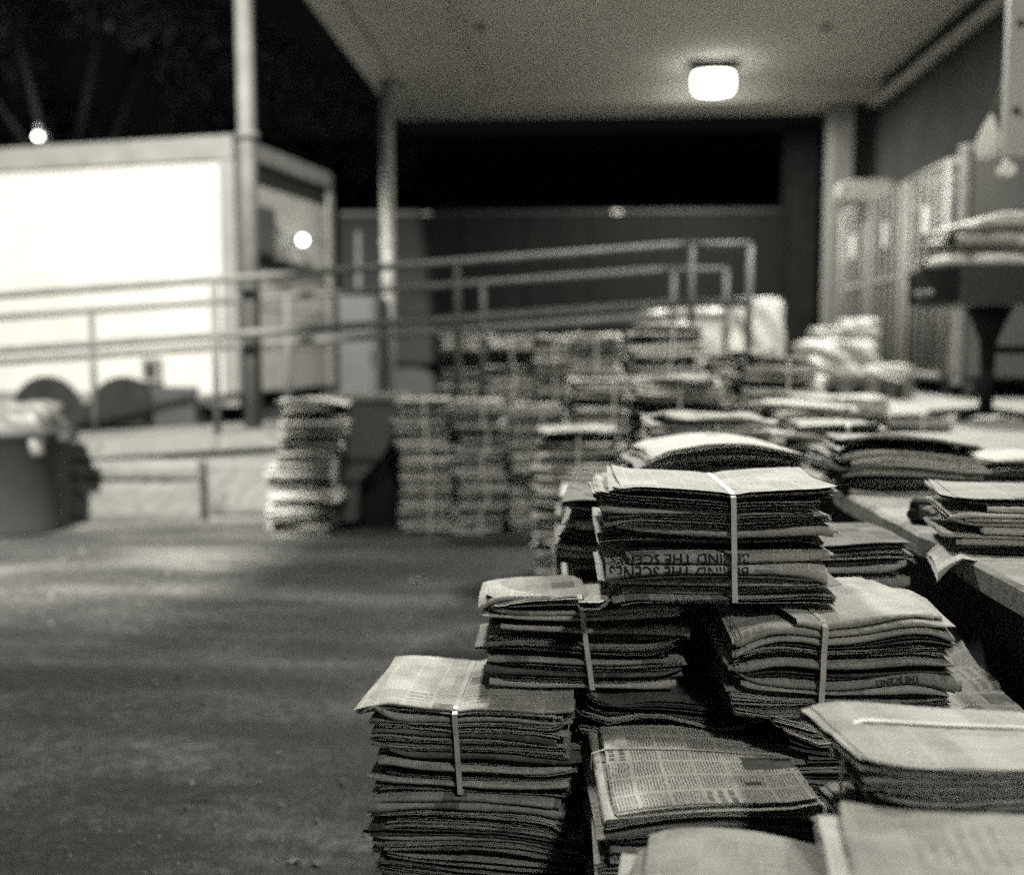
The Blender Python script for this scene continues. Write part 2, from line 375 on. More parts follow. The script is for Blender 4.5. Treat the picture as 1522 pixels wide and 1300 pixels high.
# ------------------------------------------------------------------ ceiling lamps
def ceiling_lamp(label, x, y, power):
    t = thing('ceiling_lamp', label, 'lamp', (x, y, ZR), group='lit lamps along the canopy ceiling')
    obj('housing', box(BM(), -.24, .24, -.16, .16, -.10, 0, .012), M_dkgrey, t)
    b = BM(); 
    P = [(-.24, -.10), (.24, -.10)]
    lathe(b, [(.21, -.10), (.225, -.16), (.22, -.26), (.19, -.31), (.10, -.33), (.001, -.332)], 28, Matrix.Diagonal((1, .62, 1, 1)))
    obj('diffuser', b, M_lamp, t, smooth=True)
    l = bpy.data.lights.new('lamp_light', 'AREA'); l.shape = 'DISK'; l.size = .42; l.energy = power; l.color = (1, .99, .93)
    lo = bpy.data.objects.new('lamp_light', l); COL.objects.link(lo); lo.parent = t; lo.location = (0, 0, -.37)
d = ray(1061, 96); tt = (ZR - EYE) / d.z
ceiling_lamp('glowing box lamp on the canopy ceiling near the far beam', d.x * tt, d.y * tt, 210)
ceiling_lamp('box lamp of the canopy right over the nearest piles, out of the frame', 1.57, 2.0, 58)
ceiling_lamp('box lamp of the canopy above the middle of the dock, out of the frame', 1.57, 6.7, 270)
ceiling_lamp('box lamp of the canopy nearer its open edge, out of the frame', -.6, 3.6, 125)  # added unseen lamp, lifts the light on the stacks before the ramp
ceiling_lamp('box lamp of the canopy behind the camera', 1.57, -1.9, 105)

# floodlight on a bracket above the canopy edge; the canopy shades what lies under it
FLX, FLY, FLZ = -2.95, -4.0, 10.0
fl = thing('yard_floodlight', 'floodlight on a short mast above the canopy edge, lighting truck and ramp', 'floodlight', (-2.32, FLY, ZR + .35))
hz = FLZ - ZR - .35
b = tube(BM(), (.2, -.12, 0), (.2, -.12, hz + .1), .045); tube(b, (.2, -.12, hz + .1), (FLX + 2.32, -.05, hz), .03); obj('mast', b, M_pole, fl)
obj('lamp_head', box(BM(), -.2, .2, -.08, .1, -.14, .14, .01), M_dkgrey, fl, loc=(FLX + 2.32, 0, hz), rot=(R(-37), 0, R(4)))
obj('lamp_window', box(BM(), -.17, .17, .101, .106, -.11, .11), M_lamp, fl, loc=(FLX + 2.32, 0, hz), rot=(R(-37), 0, R(4)))
def spot(parent, loc, target, power, ang, blend, size):
    l = bpy.data.lights.new('flood_light', 'SPOT'); l.energy = power; l.spot_size = R(ang); l.spot_blend = blend; l.shadow_soft_size = size; l.color = (1, .99, .93)
    o = bpy.data.objects.new('flood_light', l); COL.objects.link(o); o.location = loc
    o.rotation_euler = (Vector(target) - Vector(loc)).to_track_quat('-Z', 'Y').to_euler(); return o
sp = spot(fl, (FLX - .03, FLY + .16, FLZ - .1), (-3.9, 8.1, .9), 50000, 38, .6, .34)

# ------------------------------------------------------------------ white box truck
TA = R(11); TC = Vector((-3.02, 9.0, 0)); tp = atY(345, 200, 9.0); TC.x = tp.x; TZ1 = tp.z; TZ0 = .74
truck = thing('box_truck', 'white box truck standing side-on behind the ramp, its panel glaring in the floodlight', 'truck', TC, -TA)
# local: +x = away from rear corner is negative x (towards cab), y = depth
L, Wd = 5.2, 2.12
def tb(nm, *a, mat=M_white, bev=.004): return obj(nm, box(BM(), *a, bev), mat, truck)
tb('cargo_box', -L, -.02, .02, Wd - .02, TZ0, TZ1 - .02)
b = BM(); box(b, -L, 0, -.012, .10, TZ1 - .22, TZ1, .012); box(b, -L, 0, Wd - .1, Wd + .012, TZ1 - .22, TZ1, .012); obj('top_rail', b, M_alu, truck)
tb('corner_post', -.14, .012, -.014, .12, TZ0, TZ1 - .221, mat=M_alu, bev=.012)
tb('corner_post', -.05, .012, Wd - .12, Wd + .014, TZ0, TZ1 - .221, mat=M_alu, bev=.012)
tb('rear_header', -.05, .016, .101, Wd - .101, TZ1 - .17, TZ1 + .004, mat=M_alu, bev=.02)
tb('bottom_rail', -L, 0, -.01, .06, TZ0 - .11, TZ0 + .01, mat=M_alu, bev=.005)
tb('door_shadow_gap', -.03, -.012, .12, Wd - .12, TZ1 - .36, TZ1 - .171, mat=M_black, bev=0)
b = BM()
for k in range(5):
    z0 = TZ0 + .02 + k * (TZ1 - TZ0 - .40) / 5; box(b, -.03, .0, .125, Wd - .125, z0, z0 + (TZ1 - TZ0 - .40) / 5 - .012, .006)
rd = obj('roller_door', b, M_door, truck)
b = box(BM(), .001, .05, .35, 1.5, 1.95, 2.03, .01); obj('pull_bar', b, M_black, rd)
b = box(BM(), .001, .10, .25, .62, 2.03, 2.5, .03); obj('latch_box', b, M_dkgrey, rd)
# lit work lamp on door
dl = atY(441, 357, 10.1)
b = BM(); bmesh.ops.create_uvsphere(b, u_segments=16, v_segments=10, radius=.048)
wl = thing('truck_work_lamp', 'small round lit lamp on the rear door of the white truck', 'lamp', (0, 0, 0))
inv = Matrix.Rotation(-TA, 4, 'Z')
yy = 1.15; wpos = TC + (inv @ Vector((.11, yy, 0))); wpos.z = dl.z; wl.location = wpos; wl.rotation_euler = (0, 0, -TA)
obj('bulb', b, M_far, wl, smooth=True); obj('bracket', tube(BM(), (-.1, 0, 0), (-.03, 0, 0), .03), M_dkgrey, wl)
l = bpy.data.lights.new('work_light', 'POINT'); l.energy = .5; l.shadow_soft_size = .08
lo = bpy.data.objects.new('work_light', l); COL.objects.link(lo); lo.parent = wl; lo.location = (.12, 0, 0)
def wheel(x, y, r=.43, w=.24):
    b = lathe(BM(), [(r * .6, -w / 2), (r * .93, -w / 2), (r, -w / 2 + .04), (r, w / 2 - .04), (r * .93, w / 2), (r * .6, w / 2)], 36, Matrix.Rotation(PI / 2, 4, 'X'))
    t = obj('tyre', b, M_rubber, truck, loc=(x, y, r))
    b = lathe(BM(), [(.05, -.02), (.12, -.06), (r * .35, -.03), (r * .6, -w / 2 + .02)], 28, Matrix.Rotation(PI / 2, 4, 'X')); bmesh.ops.reverse_faces(b, faces=b.faces)
    obj('rim', b, M_alu, t, loc=(0, -.01, 0))
for x in (-1.2, -2.06, -7.0):
    wheel(x, .16); wheel(x, Wd - .16)
    if x > -5:
        b = BM(); n = 20
        fr = [[b.verts.new((x + .45 * math.cos(PI * k / n), yy2, .43 + .47 * math.sin(PI * k / n))) for k in range(n + 1)] for yy2 in (-.014, .0)]
        b.faces.new(fr[0]); b.faces.new(fr[1][::-1])
        for k in range(n + 1): q = (k + 1) % (n + 1); b.faces.new((fr[0][k], fr[1][k], fr[1][q], fr[0][q]))
        obj('wheel_arch', b, M_black, truck)
tb('chassis', -7.4, -.1, .55, 1.75, .52, TZ0 - .12, mat=M_black)
tb('side_locker', -.86, -.42, -.07, .5, .42, TZ0 + .07, mat=M_dkgrey, bev=.02)
b = box(BM(), -.98, -.78, -.05, -.013, TZ0 + .10, TZ0 + .34, .012); sl = obj('side_socket', b, M_alu, truck)
obj('socket_hole', box(BM(), -.93, -.83, -.056, -.051, TZ0 + .15, TZ0 + .29), M_black, sl)
tb('rear_bumper', .0, .12, .1, Wd - .1, .42, .56, mat=M_dkgrey, bev=.01)
for y in (.2, Wd - .35): tb('tail_lamp', .0, .03, y, y + .16, .60, .70, mat=M_dkgrey)
# cab, left of the frame
b = box(BM(), -7.5, -5.35, .1, Wd - .1, .5, 2.55, .12); cb = obj('cab', b, M_white, truck)
obj('side_window', box(BM(), -7.2, -6.3, .085, .098, 1.55, 2.2, .0), M_black, cb)
obj('windscreen', box(BM(), -7.515, -7.502, .3, Wd - .3, 1.5, 2.25), M_black, cb)
obj('cab_door_seam', box(BM(), -6.22, -6.2, .088, .098, .7, 2.3), M_dkgrey, cb)

# ------------------------------------------------------------------ dark trailer, far
ty = 13.6
x0, x1 = xN(505, ty), xN(1168, ty); z1 = atY(800, 312, ty).z
tr = thing('dark_trailer', 'long dark trailer parked across the yard beyond the dock end', 'trailer', (x0, ty, 0))
obj('trailer_body', box(BM(), 0, x1 - x0, 0, 2.5, .95, z1, .06), M_trailer, tr)
b = BM()
for k in range(1, 7): box(b, (x1 - x0) * k / 7 - .02, (x1 - x0) * k / 7 + .02, -.025, .0, 1.0, z1 - .08)
obj('side_rib', b, M_trailer, tr)
obj('top_rail', box(BM(), .03, x1 - x0 - .03, -.03, -.001, z1 - .07, z1 - .005, .01), M_dkgrey, tr)
w0, w1 = xN(590, ty) - x0, xN(722, ty) - x0
obj('side_hatch', box(BM(), w0, w1, -.035, -.001, atY(600, 468, ty).z, atY(600, 432, ty).z), M_black, tr)
b = box(BM(), .25, .31, -.05, -.001, 1.7, atY(520, 345, ty).z, .01); obj('grab_handle', b, M_alu, tr)
for x in (635, 915):
    obj('edge_highlight', box(BM(), xN(x, ty) - x0 - .07, xN(x, ty) - x0 + .07, -.06, -.031, z1 - .07, z1 - .02, .008), M_card, tr)  # white blocks painting in the highlights on the trailer's top edge
obj('underframe', box(BM(), .2, x1 - x0 - .2, .3, 2.2, .55, .945), M_black, tr)
for x in (.9, 1.9, 4.4):
    for y in (.25, 2.25):
        b = lathe(BM(), [(.25, -.12), (.45, -.12), (.48, -.08), (.48, .08), (.45, .12), (.25, .12)], 28, Matrix.Rotation(PI / 2, 4, 'X')); obj('wheel', b, M_rubber, tr, loc=(x, y, .48))

# far warehouse with a thin roof edge
wh = thing('far_warehouse', 'black flat-roofed warehouse hardly visible in the night behind the trailer', 'building', (0, 24, 0))
obj('wall', box(BM(), -7.5, 14, 0, 8, 0, 6.2), M_black, wh)
obj('eaves_gutter', box(BM(), -5, 6, -.25, -.001, 5.85, 5.95), M_dkgrey, wh)
b = box(BM(), -3.2, 4.8, -.3, -.001, 0, 4.6); obj('roller_shutter', b, M_dkgrey, wh)

# grey utility cabinet between truck and post
uc = thing('utility_cabinet', 'dark grey utility cabinet between the truck and the farther post', 'cabinet', (xN(533, 10.3), 10.3, 0))
hz = atY(533, 440, 10.3).z; hw = 31 * 10.3 / F
obj('carcass', box(BM(), -hw, hw, 0, .5, 0, hz, .01), M_dkgrey, uc)
obj('door', box(BM(), -hw + .02, hw - .02, -.02, -.001, .1, hz - .04, .006), M_dkgrey, uc)
obj('handle', box(BM(), hw - .08, hw - .06, -.045, -.0205, 1.0, 1.15, .004), M_black, uc)

# ------------------------------------------------------------------ trees and street lamp
def tree(x, y, h, r, seed, label):
    rnd = random.Random(seed)
    t = thing('tree', label, 'tree', (x, y, 0), group='dark trees behind the truck')
    b = BM(); tube(b, (0, 0, 0), (.1, 0, h * .45), .22, 10, .14)
    tips = []
    for k in range(8):
        a = k * 2.4; p = Vector((.1, 0, h * (.35 + .012 * k))); q = Vector((math.cos(a) * r * .6, math.sin(a) * r * .6, h * rnd.uniform(.55, .9)))
        tube(b, p, q, .08, 6, .03); tips.append(q)
    obj('trunk', b, M_bark, t)
    b = BM()
    cl = [(q + Vector((rnd.gauss(0, .4), rnd.gauss(0, .4), rnd.gauss(0, .4)))) for q in tips for _ in range(5)]
    for c in cl:
        cr = rnd.uniform(.45, .95)
        for _ in range(110):
            u = Vector((rnd.gauss(0, 1), rnd.gauss(0, 1), rnd.gauss(0, .8))).normalized() * cr * rnd.uniform(.5, 1)
            p = c + u; s = rnd.uniform(.06, .13); e = Euler((rnd.uniform(0, 6), rnd.uniform(0, 6), rnd.uniform(0, 6))).to_matrix()
            b.faces.new([b.verts.new(p + e @ Vector(q) * s) for q in ((-1, 0, 0), (0, -.45, .1), (1, 0, 0), (0, .45, .1))])
    obj('crown', b, M_leaf, t)
tree(-8.6, 16.5, 8.5, 3.2, 5, 'leafy tree standing in the dark directly behind the white truck')
tree(-12.5, 19, 9.5, 3.6, 6, 'leafy tree in the dark at the left edge of the yard')
tree(-5.6, 19.5, 8.5, 3.0, 7, 'leafy tree in the dark to the right, over the rear corner of the truck')
slp = atY(57, 203, 15.0)
sl = thing('street_lamp', 'distant lit street lamp shining just above the truck roof on the left', 'street lamp', (slp.x, 15.0, 0))
obj('mast', tube(BM(), (0, .25, 0), (0, .25, slp.z + .12), .05), M_pole, sl)
obj('lamp_arm', tube(BM(), (0, .25, slp.z + .12), (0, -.02, slp.z + .14), .03), M_pole, sl)
b = BM(); bmesh.ops.create_uvsphere(b, u_segments=14, v_segments=8, radius=.06, matrix=Matrix.Translation((0, 0, slp.z)) @ Matrix.Diagonal((1.1, 1, .8, 1))); obj('globe', b, M_far, sl, smooth=True)
l = bpy.data.lights.new('street_light', 'POINT'); l.energy = 70; l.shadow_soft_size = .15
lo = bpy.data.objects.new('street_light', l); COL.objects.link(lo); lo.parent = sl; lo.location = (0, -.3, slp.z)

# ------------------------------------------------------------------ newspapers and bundles
class Field:
    def __init__(s, rnd, n, w, d, amp, dome=0, domey=0, pinch=0, xs=0, tilt=0, tilty=0):
        s.n, s.w, s.d = n, w, d; s.dome, s.domey, s.pinch, s.xs, s.tilt, s.tilty = dome, domey, pinch, xs, tilt, tilty
        s.basis = []
        for k in range(7):
            L = rnd.uniform(.16, .60); a = rnd.uniform(-.55, .55) if k < 4 else rnd.uniform(0, PI)
            s.basis.append((2 * PI / L * math.cos(a), 2 * PI / L * math.sin(a), rnd.uniform(0, 6.28)))
        s.co = [[0] * 7]
        for j in range(n): s.co.append([c * .62 + rnd.gauss(0, amp) for c in s.co[-1]])
    def wave(s, x, y, lev):
        j = max(0, min(s.n - 1, int(lev))); f = lev - j
        e = .45 + 1.1 * (abs(x) / (s.w / 2)) ** 2
        r = 0
        for k, (kx, ky, ph) in enumerate(s.basis):
            r += (s.co[j][k] * (1 - f) + s.co[j + 1][k] * f) * math.sin(kx * x + ky * y + ph)
        r *= e
        q = lev / s.n
        r -= s.dome * q * (x / (s.w / 2)) ** 2 + s.domey * q * (y / (s.d / 2)) ** 2
        r -= s.pinch * q * q * (math.exp(-abs(x - s.xs) / .085) + .22 * math.exp(-((x - s.xs) / .011) ** 2))
        r += s.tilt * q * x + s.tilty * q * y
        return r

def paper_mesh(name, rnd, fld, lev0, z0, z1, W, D, ori, off, rot, nsh, nu, nb, mat, open_k=.88, jag=.0065):
    """one folded newspaper: nested U-shaped sheets; ori 0 spine front, 1 right, 2 back, 3 left"""
    a_len, b_len = (W, D) if ori % 2 == 0 else (D, W)
    t = (z1 - z0) * rnd.uniform(.78, .94); zc = (z0 + z1) / 2
    paper_mesh.t = t
    curl = [rnd.gauss(0, .0042) for _ in range(4)]
    verts, faces, uvs = [], [], []
    ca, sa = math.cos(ori * PI / 2 + rot), math.sin(ori * PI / 2 + rot)
    for k in range(nsh):
        h = t / 2 * (1 - k / nsh * .92)
        sl, sr = rnd.gauss(0, jag), rnd.gauss(0, jag)          # page ends
        skew = rnd.gauss(0, jag * .7)
        tl, bl = rnd.uniform(0, .012), rnd.uniform(0, .012)    # open-edge inset of the two leaves
        hoff = b_len * .0
        sp = -b_len / 2 + k / nsh * t * .5                       # nested spine position
        path = []                                              # (b, zoff, v)
        bo = b_len / 2 - tl; bu = b_len / 2 - bl
        for i in range(nb + 1):
            f = i / nb; bb = bo + (sp + h - bo) * f; path.append((bb, h * (open_k + (1 - open_k) * f)))
        for i in range(1, 5):
            a = PI / 2 + PI * i / 5; path.append((sp + h + h * math.cos(a) * 1.0, h * math.sin(a)))
        for i in range(nb + 1):
            f = i / nb; bb = sp + h + (bu - sp - h) * f; path.append((bb, -h * (1 - (1 - open_k) * f)))
        base = len(verts); npth = len(path); wob = rnd.uniform(0, 6); wa = rnd.uniform(.0004, .0016)
        for iu in range(nu + 1):
            fu = iu / nu; a0 = -a_len / 2 + a_len * fu
            v = 0; pb, pz = path[0]
            for (bb, zo) in path:
                v += math.hypot(bb - pb, zo - pz); pb, pz = bb, zo
                a = a0 + (sl * (1 - fu) ** 6 - 0) + sr * fu ** 6 + skew * (bb / b_len) * (1 if fu in (0, 1) else .3)
                bw = bb + wa * math.sin(a * 34 + wob) + (rnd.gauss(0, .0007))
                x = ca * a - sa * bw; y = sa * a + ca * bw
                x += off[0]; y += off[1]
                ex = max(0, abs(x - off[0]) / (fld.w / 2) - .72) / .28; ey = max(0, abs(y - off[1]) / (fld.d / 2) - .5) / .5
                cz = curl[(x > 0) + 2 * (y > 0)] * ex * ex * (.4 + ey) * (1 - .4 * k / nsh)
                lev = lev0 + (zc + zo - z0) / (z1 - z0)
                verts.append((x, y, zc + zo + cz + fld.wave(x, y, lev))); uvs.append((a + .3, v + .2 + k * .37))
        for iu in range(nu):
            for ip in range(npth - 1):
                p = base + iu * npth + ip; faces.append((p, p + 1, p + npth + 1, p + npth))
    me = bpy.data.meshes.new(name); me.from_pydata(verts, [], faces); me.update()
    uvl = me.uv_layers.new(name='UVMap'); uvl.data.foreach_set('uv', [c for l in me.loops for c in uvs[l.vertex_index]])
    me.polygons.foreach_set('use_smooth', [True] * len(me.polygons)); me.materials.append(mat)
    return me

def strap_mesh(fld, w, d, h, xs, lean=0, wid=.0085, axis='x', out=.006):
    """plastic band round the bundle at x = xs (or along x at y = xs when axis is 'y')"""
    pts = []; n = 14; D = d if axis == 'x' else w
    def P(b, z, s=0):
        sh = xs + lean * (z / h - .5)
        return Vector((sh + s, b, z)) if axis == 'x' else Vector((b, sh + s, z))
    def top(b):
        x, y = (xs + lean * .5, b) if axis == 'x' else (b, xs)
        return h + fld.wave(x, y, fld.n) + .0015
    e = D / 2 + out
    loop = []
    for i in range(n + 1):
        b = e - 2 * e * i / n; bc = max(-D / 2, min(D / 2, b)); loop.append((b, top(bc) - (.006 if i in (0, n) else 0)))
    zt = loop[-1][1]
    for i in range(1, 8): loop.append((-e - .0012 * math.sin(i * 2.1), zt + (.003 - zt) * i / 7))
    loop += [(-e * .5, .0015), (e * .5, .0015)]
    zt = loop[0][1]
    for i in range(7): loop.append((e, .003 + (zt - .003) * i / 7))
    m = len(loop); verts = []; faces = []
    for i, (b, z) in enumerate(loop):
        b2, z2 = loop[(i + 1) % m]; b0, z0 = loop[i - 1]
        tx, tz = b2 - b0, z2 - z0; ln = math.hypot(tx, tz) or 1; nx, nz = tz / ln, -tx / ln
        for s, o in ((-wid / 2, 0), (wid / 2, 0), (wid / 2, .0012), (-wid / 2, .0012)):
            verts.append(P(b - nx * o, z - nz * o, s))
    for i in range(m):
        j = (i + 1) % m
        for q in range(4): faces.append((i * 4 + q, i * 4 + (q + 1) % 4, j * 4 + (q + 1) % 4, j * 4 + q))
    me = bpy.data.meshes.new('strap'); me.from_pydata(verts, [], faces); me.update(); me.materials.append(M_strap)
    return me

GRP = 'tied bundles of old newspapers'
def bundle(label, loc, rz, w, d, h, n, seed, xs=None, lean=0, amp=.0012, ori=(.5, .38, .06, .06), det=True, group=GRP, axis='x',
           top_mat=None, jit=.011, recess=None, mats=None, rots=None, sizes=None, force=None, strap=True, headlines=None, thick=None, strapw=.0085, **fk):
    rnd = random.Random(seed)
    fld = Field(rnd, n, w, d, amp, xs=xs or 0, **fk)
    th = thick or [rnd.uniform(.7, 1.3) for _ in range(n)]; s = sum(th); th = [q * h / s for q in th]
    z = 0; t = thing('newspaper_bundle', label, 'newspaper bundle', loc, rz, group)
    for j in range(n):
        o = force[j] if force and force[j] is not None else rnd.choices((0, 2, 1, 3), ori)[0]
        if det is True: nsh, nu, nb = 4, 30, 7
        elif det == 1: nsh, nu, nb = 3, 14, 4
        else: nsh, nu, nb = 2, 8, 3
        m = rnd.choices((M_np, M_np2, M_dark), (.62, .30, .08))[0]
        if mats and mats.get(j): m = mats[j]
        if j == n - 1 and top_mat: m = top_mat
        dw, dd = rnd.uniform(-.022, .004), rnd.uniform(-.014, .004)
        if sizes and j in sizes: dw, dd = sizes[j]
        ro = rnd.gauss(0, .014)
        if rots and j in rots: ro = rots[j]
        sx = [0, 1, 0, -1][o]
        offx, offy = rnd.gauss(0, jit), rnd.gauss(0, jit * .6)
        if o == 0: offy = dd / 2 + rnd.choice((0, .001, .003, .007))
        elif o == 2: offy = dd / 2 + rnd.choice((-.003, .0, .006, .010, .014))
        else: offy = rnd.uniform(-.002, .008)
        if recess and j in recess: offy += recess[j]
        me = paper_mesh('newspaper', rnd, fld, j, z, z + th[j], w + dw, d + dd, o, (offx, offy), ro, nsh, nu, nb, m)
        p = obj('newspaper', me, None, t)
        if headlines and j in headlines:
            txt, size, a0, v0 = headlines[j]
            headline(p, fld, j, z, z + th[j], w + dw, d + dd, (offx, offy), ro, txt, size, a0, v0)
        z += th[j]
    if strap: obj('strap', strap_mesh(fld, w, d, h, xs or 0, lean, axis=axis, wid=strapw), None, t)
    return t

def text_mesh(txt, size, bold=False):
    c = bpy.data.curves.new('lettering', 'FONT'); c.body = txt; c.size = size; c.resolution_u = 2; c.offset = size * .012
    c.space_character = 1.02
    o = bpy.data.objects.new('lettering', c); COL.objects.link(o)
    dg = bpy.context.evaluated_depsgraph_get(); me = bpy.data.meshes.new_from_object(o.evaluated_get(dg))
    bpy.data.objects.remove(o); bpy.data.curves.remove(c); return me
def headline(parent, fld, lev0, z0, z1, W, D, off, rot, txt, size, a_start, v0):
    """upside-down heading printed on the rounded front fold, following its curve"""
    me = text_mesh(txt, size); t = paper_mesh.t; zc = (z0 + z1) / 2; h = t / 2; sp = -D / 2
    b = BM(); b.from_mesh(me); bmesh.ops.triangulate(b, faces=b.faces)
    bmesh.ops.subdivide_edges(b, edges=[e for e in b.edges if e.calc_length() > size * .25], cuts=2)
    ca, sa = math.cos(rot), math.sin(rot)
    for v in b.verts:
        a = a_start - v.co.x; q = v0 + v.co.y            # q: distance down the arc from the top tangent
        th = PI / 2 + q / h
        if q < 0: bb, zo = sp + h - q * 1.0, h
        else: bb, zo = sp + h + h * math.cos(th), h * math.sin(th)
        nx, nz = (0, 1) if q < 0 else (math.cos(th), math.sin(th))
        bb += nx * .0014; zo2 = zo + nz * .0014
        x = ca * a - sa * bb + off[0]; y = sa * a + ca * bb + off[1]
        v.co = Vector((x, y, zc + zo2 + fld.wave(x, y, lev0 + (zc + zo - z0) / (z1 - z0))))
    obj('heading', b, M_ink, parent)

# merged low-detail bundles (far or hidden); mesh data is shared between copies
_cache = {}
def far_mesh(v, w=.34, d=.27, h=.16, n=9, lev=0, **fk):
    key = (v, w, d, h, n, lev, tuple(sorted(fk.items())))
    if key in _cache: return _cache[key]
    rnd = random.Random(900 + v); fld = Field(rnd, n, w, d, .0016, xs=.01, **fk)
    V, Fc, UV, MI = [], [], [], []
    z = 0; th = [rnd.uniform(.7, 1.3) for _ in range(n)]; s = sum(th); th = [q * h / s for q in th]
    mats = [M_np2, M_np3, M_np]
    for j in range(n):
        o = rnd.choices((0, 2, 1, 3), (.45, .35, .1, .1))[0]
        m = paper_mesh('t', rnd, fld, j, z, z + th[j], w + rnd.uniform(-.03, .008), d + rnd.uniform(-.02, .005), o, (rnd.gauss(0, .009), rnd.gauss(0, .006)), rnd.gauss(0, .03), 2 if not lev else 3, 8 if not lev else 14, 3, M_np, jag=.006)
        base = len(V); V += [tuple(q.co) for q in m.vertices]; mi = rnd.choices((0, 1, 2), (.55, .37, .08))[0]
        for p in m.polygons: Fc.append([base + i for i in p.vertices]); MI.append(mi)
        UV += [c.uv[:] for c in m.uv_layers[0].data]; bpy.data.meshes.remove(m); z += th[j]
    me = bpy.data.meshes.new('newspaper_bundle'); me.from_pydata(V, [], Fc); me.update()
    uvl = me.uv_layers.new(name='UVMap'); uvl.data.foreach_set('uv', [c for u in UV for c in u])
    me.polygons.foreach_set('use_smooth', [True] * len(Fc))
    for m in mats: me.materials.append(m)
    me.polygons.foreach_set('material_index', MI)
    sm = strap_mesh(fld, w, d, h, .01 + .01 * (v % 3), out=.010)
    _cache[key] = (me, sm); return _cache[key]
def far_bundle(label, loc, rz=0, v=0, group=GRP, strap=True, lev=0, **k):
    me, sm = far_mesh(v, lev=lev, **k)
    o = obj('newspaper_bundle', me, None, None, loc, (0, 0, rz)); tag(o, label, 'newspaper bundle', group)
    if strap: obj('strap', sm, None, o)
    return o
ORD = ['lowest', 'second-lowest', 'third-lowest', 'fourth-lowest', 'fifth-lowest', 'sixth-lowest', 'seventh-lowest', 'eighth-lowest', 'ninth-lowest']
def stack(where, x, y, ztop, seed, z0=0, hb=.16, w=.34, d=.27, rz=0, jx=.012, n=9, on='ground', group=GRP, lev=0, topname='topmost', toplabel=None, jr=.05):
    """column of far bundles from z0 up to ztop"""
    rnd = random.Random(seed); cnt = max(1, round((ztop - z0) / hb)); h = (ztop - z0) / cnt; h = round(h, 3)
    for k in range(cnt):
        nm = ORD[min(k, 8)].replace('ground', on)
        if k == cnt - 1 and cnt > 1: nm = topname
        lab = '%s bundle of %s' % (nm, where) if cnt > 1 else 'single bundle, %s' % where
        if toplabel and k == cnt - 1: lab = toplabel
        far_bundle(lab, (x + rnd.uniform(-jx, jx), y + rnd.uniform(-jx, jx), z0 + k * h + .0012), rz + rnd.uniform(-jr, jr), v=rnd.randrange(6), w=w, d=d, h=h - .002, n=n, lev=lev, group=group)

def loose(label, loc, rz, w=.33, d=.27, t=.016, seed=0, bend=.0, tiltx=0, tilty=0, mat=None, det=1, ori=0):
    rnd = random.Random(seed); fld = Field(rnd, 1, w, d, .003, dome=bend)
    me = paper_mesh('loose_newspaper', rnd, fld, 0, 0, t, w, d, ori, (0, 0), 0, 3, 14, 5, mat or M_np2)
    o = obj('loose_newspaper', me, None, None, loc, (tilty, tiltx, rz)); return tag(o, label, 'newspaper', 'loose newspapers lying on the piles')

# ---- foreground piles --------------------------------------------------------
NB = 'tied bundles of old newspapers'
# A: left column
bundle('tied bundle topping the left-front pile, its printed top sheet bright and bowed', (-.160, 1.57 + .135, .423), R(-1.5), .325, .27, .152, 15, 11, xs=-.02, lean=-.010,
       amp=.0013, dome=.004, pinch=.008, top_mat=M_np, det=True, force=[2, 0, 2, 2, 0, 2, 0, 2, 2, 0, 2, 2, 0, 2, 0],
       mats={14: M_np, 13: M_np, 6: M_dark, 9: M_dark}, sizes={14: (.0, -.004), 12: (-.004, .004), 9: (-.03, .004)}, rots={1: -.05, 4: .03, 9: -.03})
bundle('wavy dark bundle second in the left-front pile, directly under the bowed one', (-.150, 1.565 + .135, .262), R(-3), .33, .27, .160, 14, 12, xs=.02, amp=.0018, dome=.010, strap=False, ori=(.25, .6, .1, .05))
far_bundle('third bundle down in the left-front pile', (-.15, 1.71, .131), R(2), v=1, w=.33, d=.27, h=.129, n=8)
far_bundle('lowest bundle of the left-front pile', (-.155, 1.71, .001), R(-2), v=2, w=.34, d=.27, h=.129, n=8)
# D/G column (middle)
bundle('tied bundle left of the middle, sitting under the left half of the highest bundle', (.019, 1.645 + .105, .577), R(1.5), .322, .21, .155, 15, 21, xs=.005, lean=-.022,
       amp=.0013, pinch=.005, tilty=-.10, mats={14: M_np, 10: M_np2, 3: M_np2, 12: M_np, 7: M_np2}, force=[0, 2, 0, 2, 0, 2, 2, 2, 2, 0, 2, 0, 0, 2, 0], sizes={14: (-.006, 0), 13: (-.01, .004), 4: (-.03, 0), 9: (-.02, .003)}, recess={8: .012, 7: .016}, rots={13: .04, 8: -.03, 11: .05})
bundle('dark sagging unstrapped bundle below the middle pair, behind the printed page', (.185, 1.60 + .135, .425), R(-1), .325, .27, .149, 12, 23, amp=.0042, dome=.012, strap=False, ori=(.2, .35, .1, .35), force=[1, 3, 2, 1, 1, 2, 1, 1, 2, 1, 2, 1])
far_bundle('bundle hidden third down in the middle pile', (.18, 1.74, .285), R(2), v=3, w=.33, d=.27, h=.139, n=8)
far_bundle('bundle hidden fourth down in the middle pile', (.18, 1.74, .143), R(-2), v=4, w=.33, d=.27, h=.141, n=8)
far_bundle('lowest bundle of the middle pile', (.18, 1.74, .001), R(1), v=5, w=.33, d=.27, h=.141, n=8)
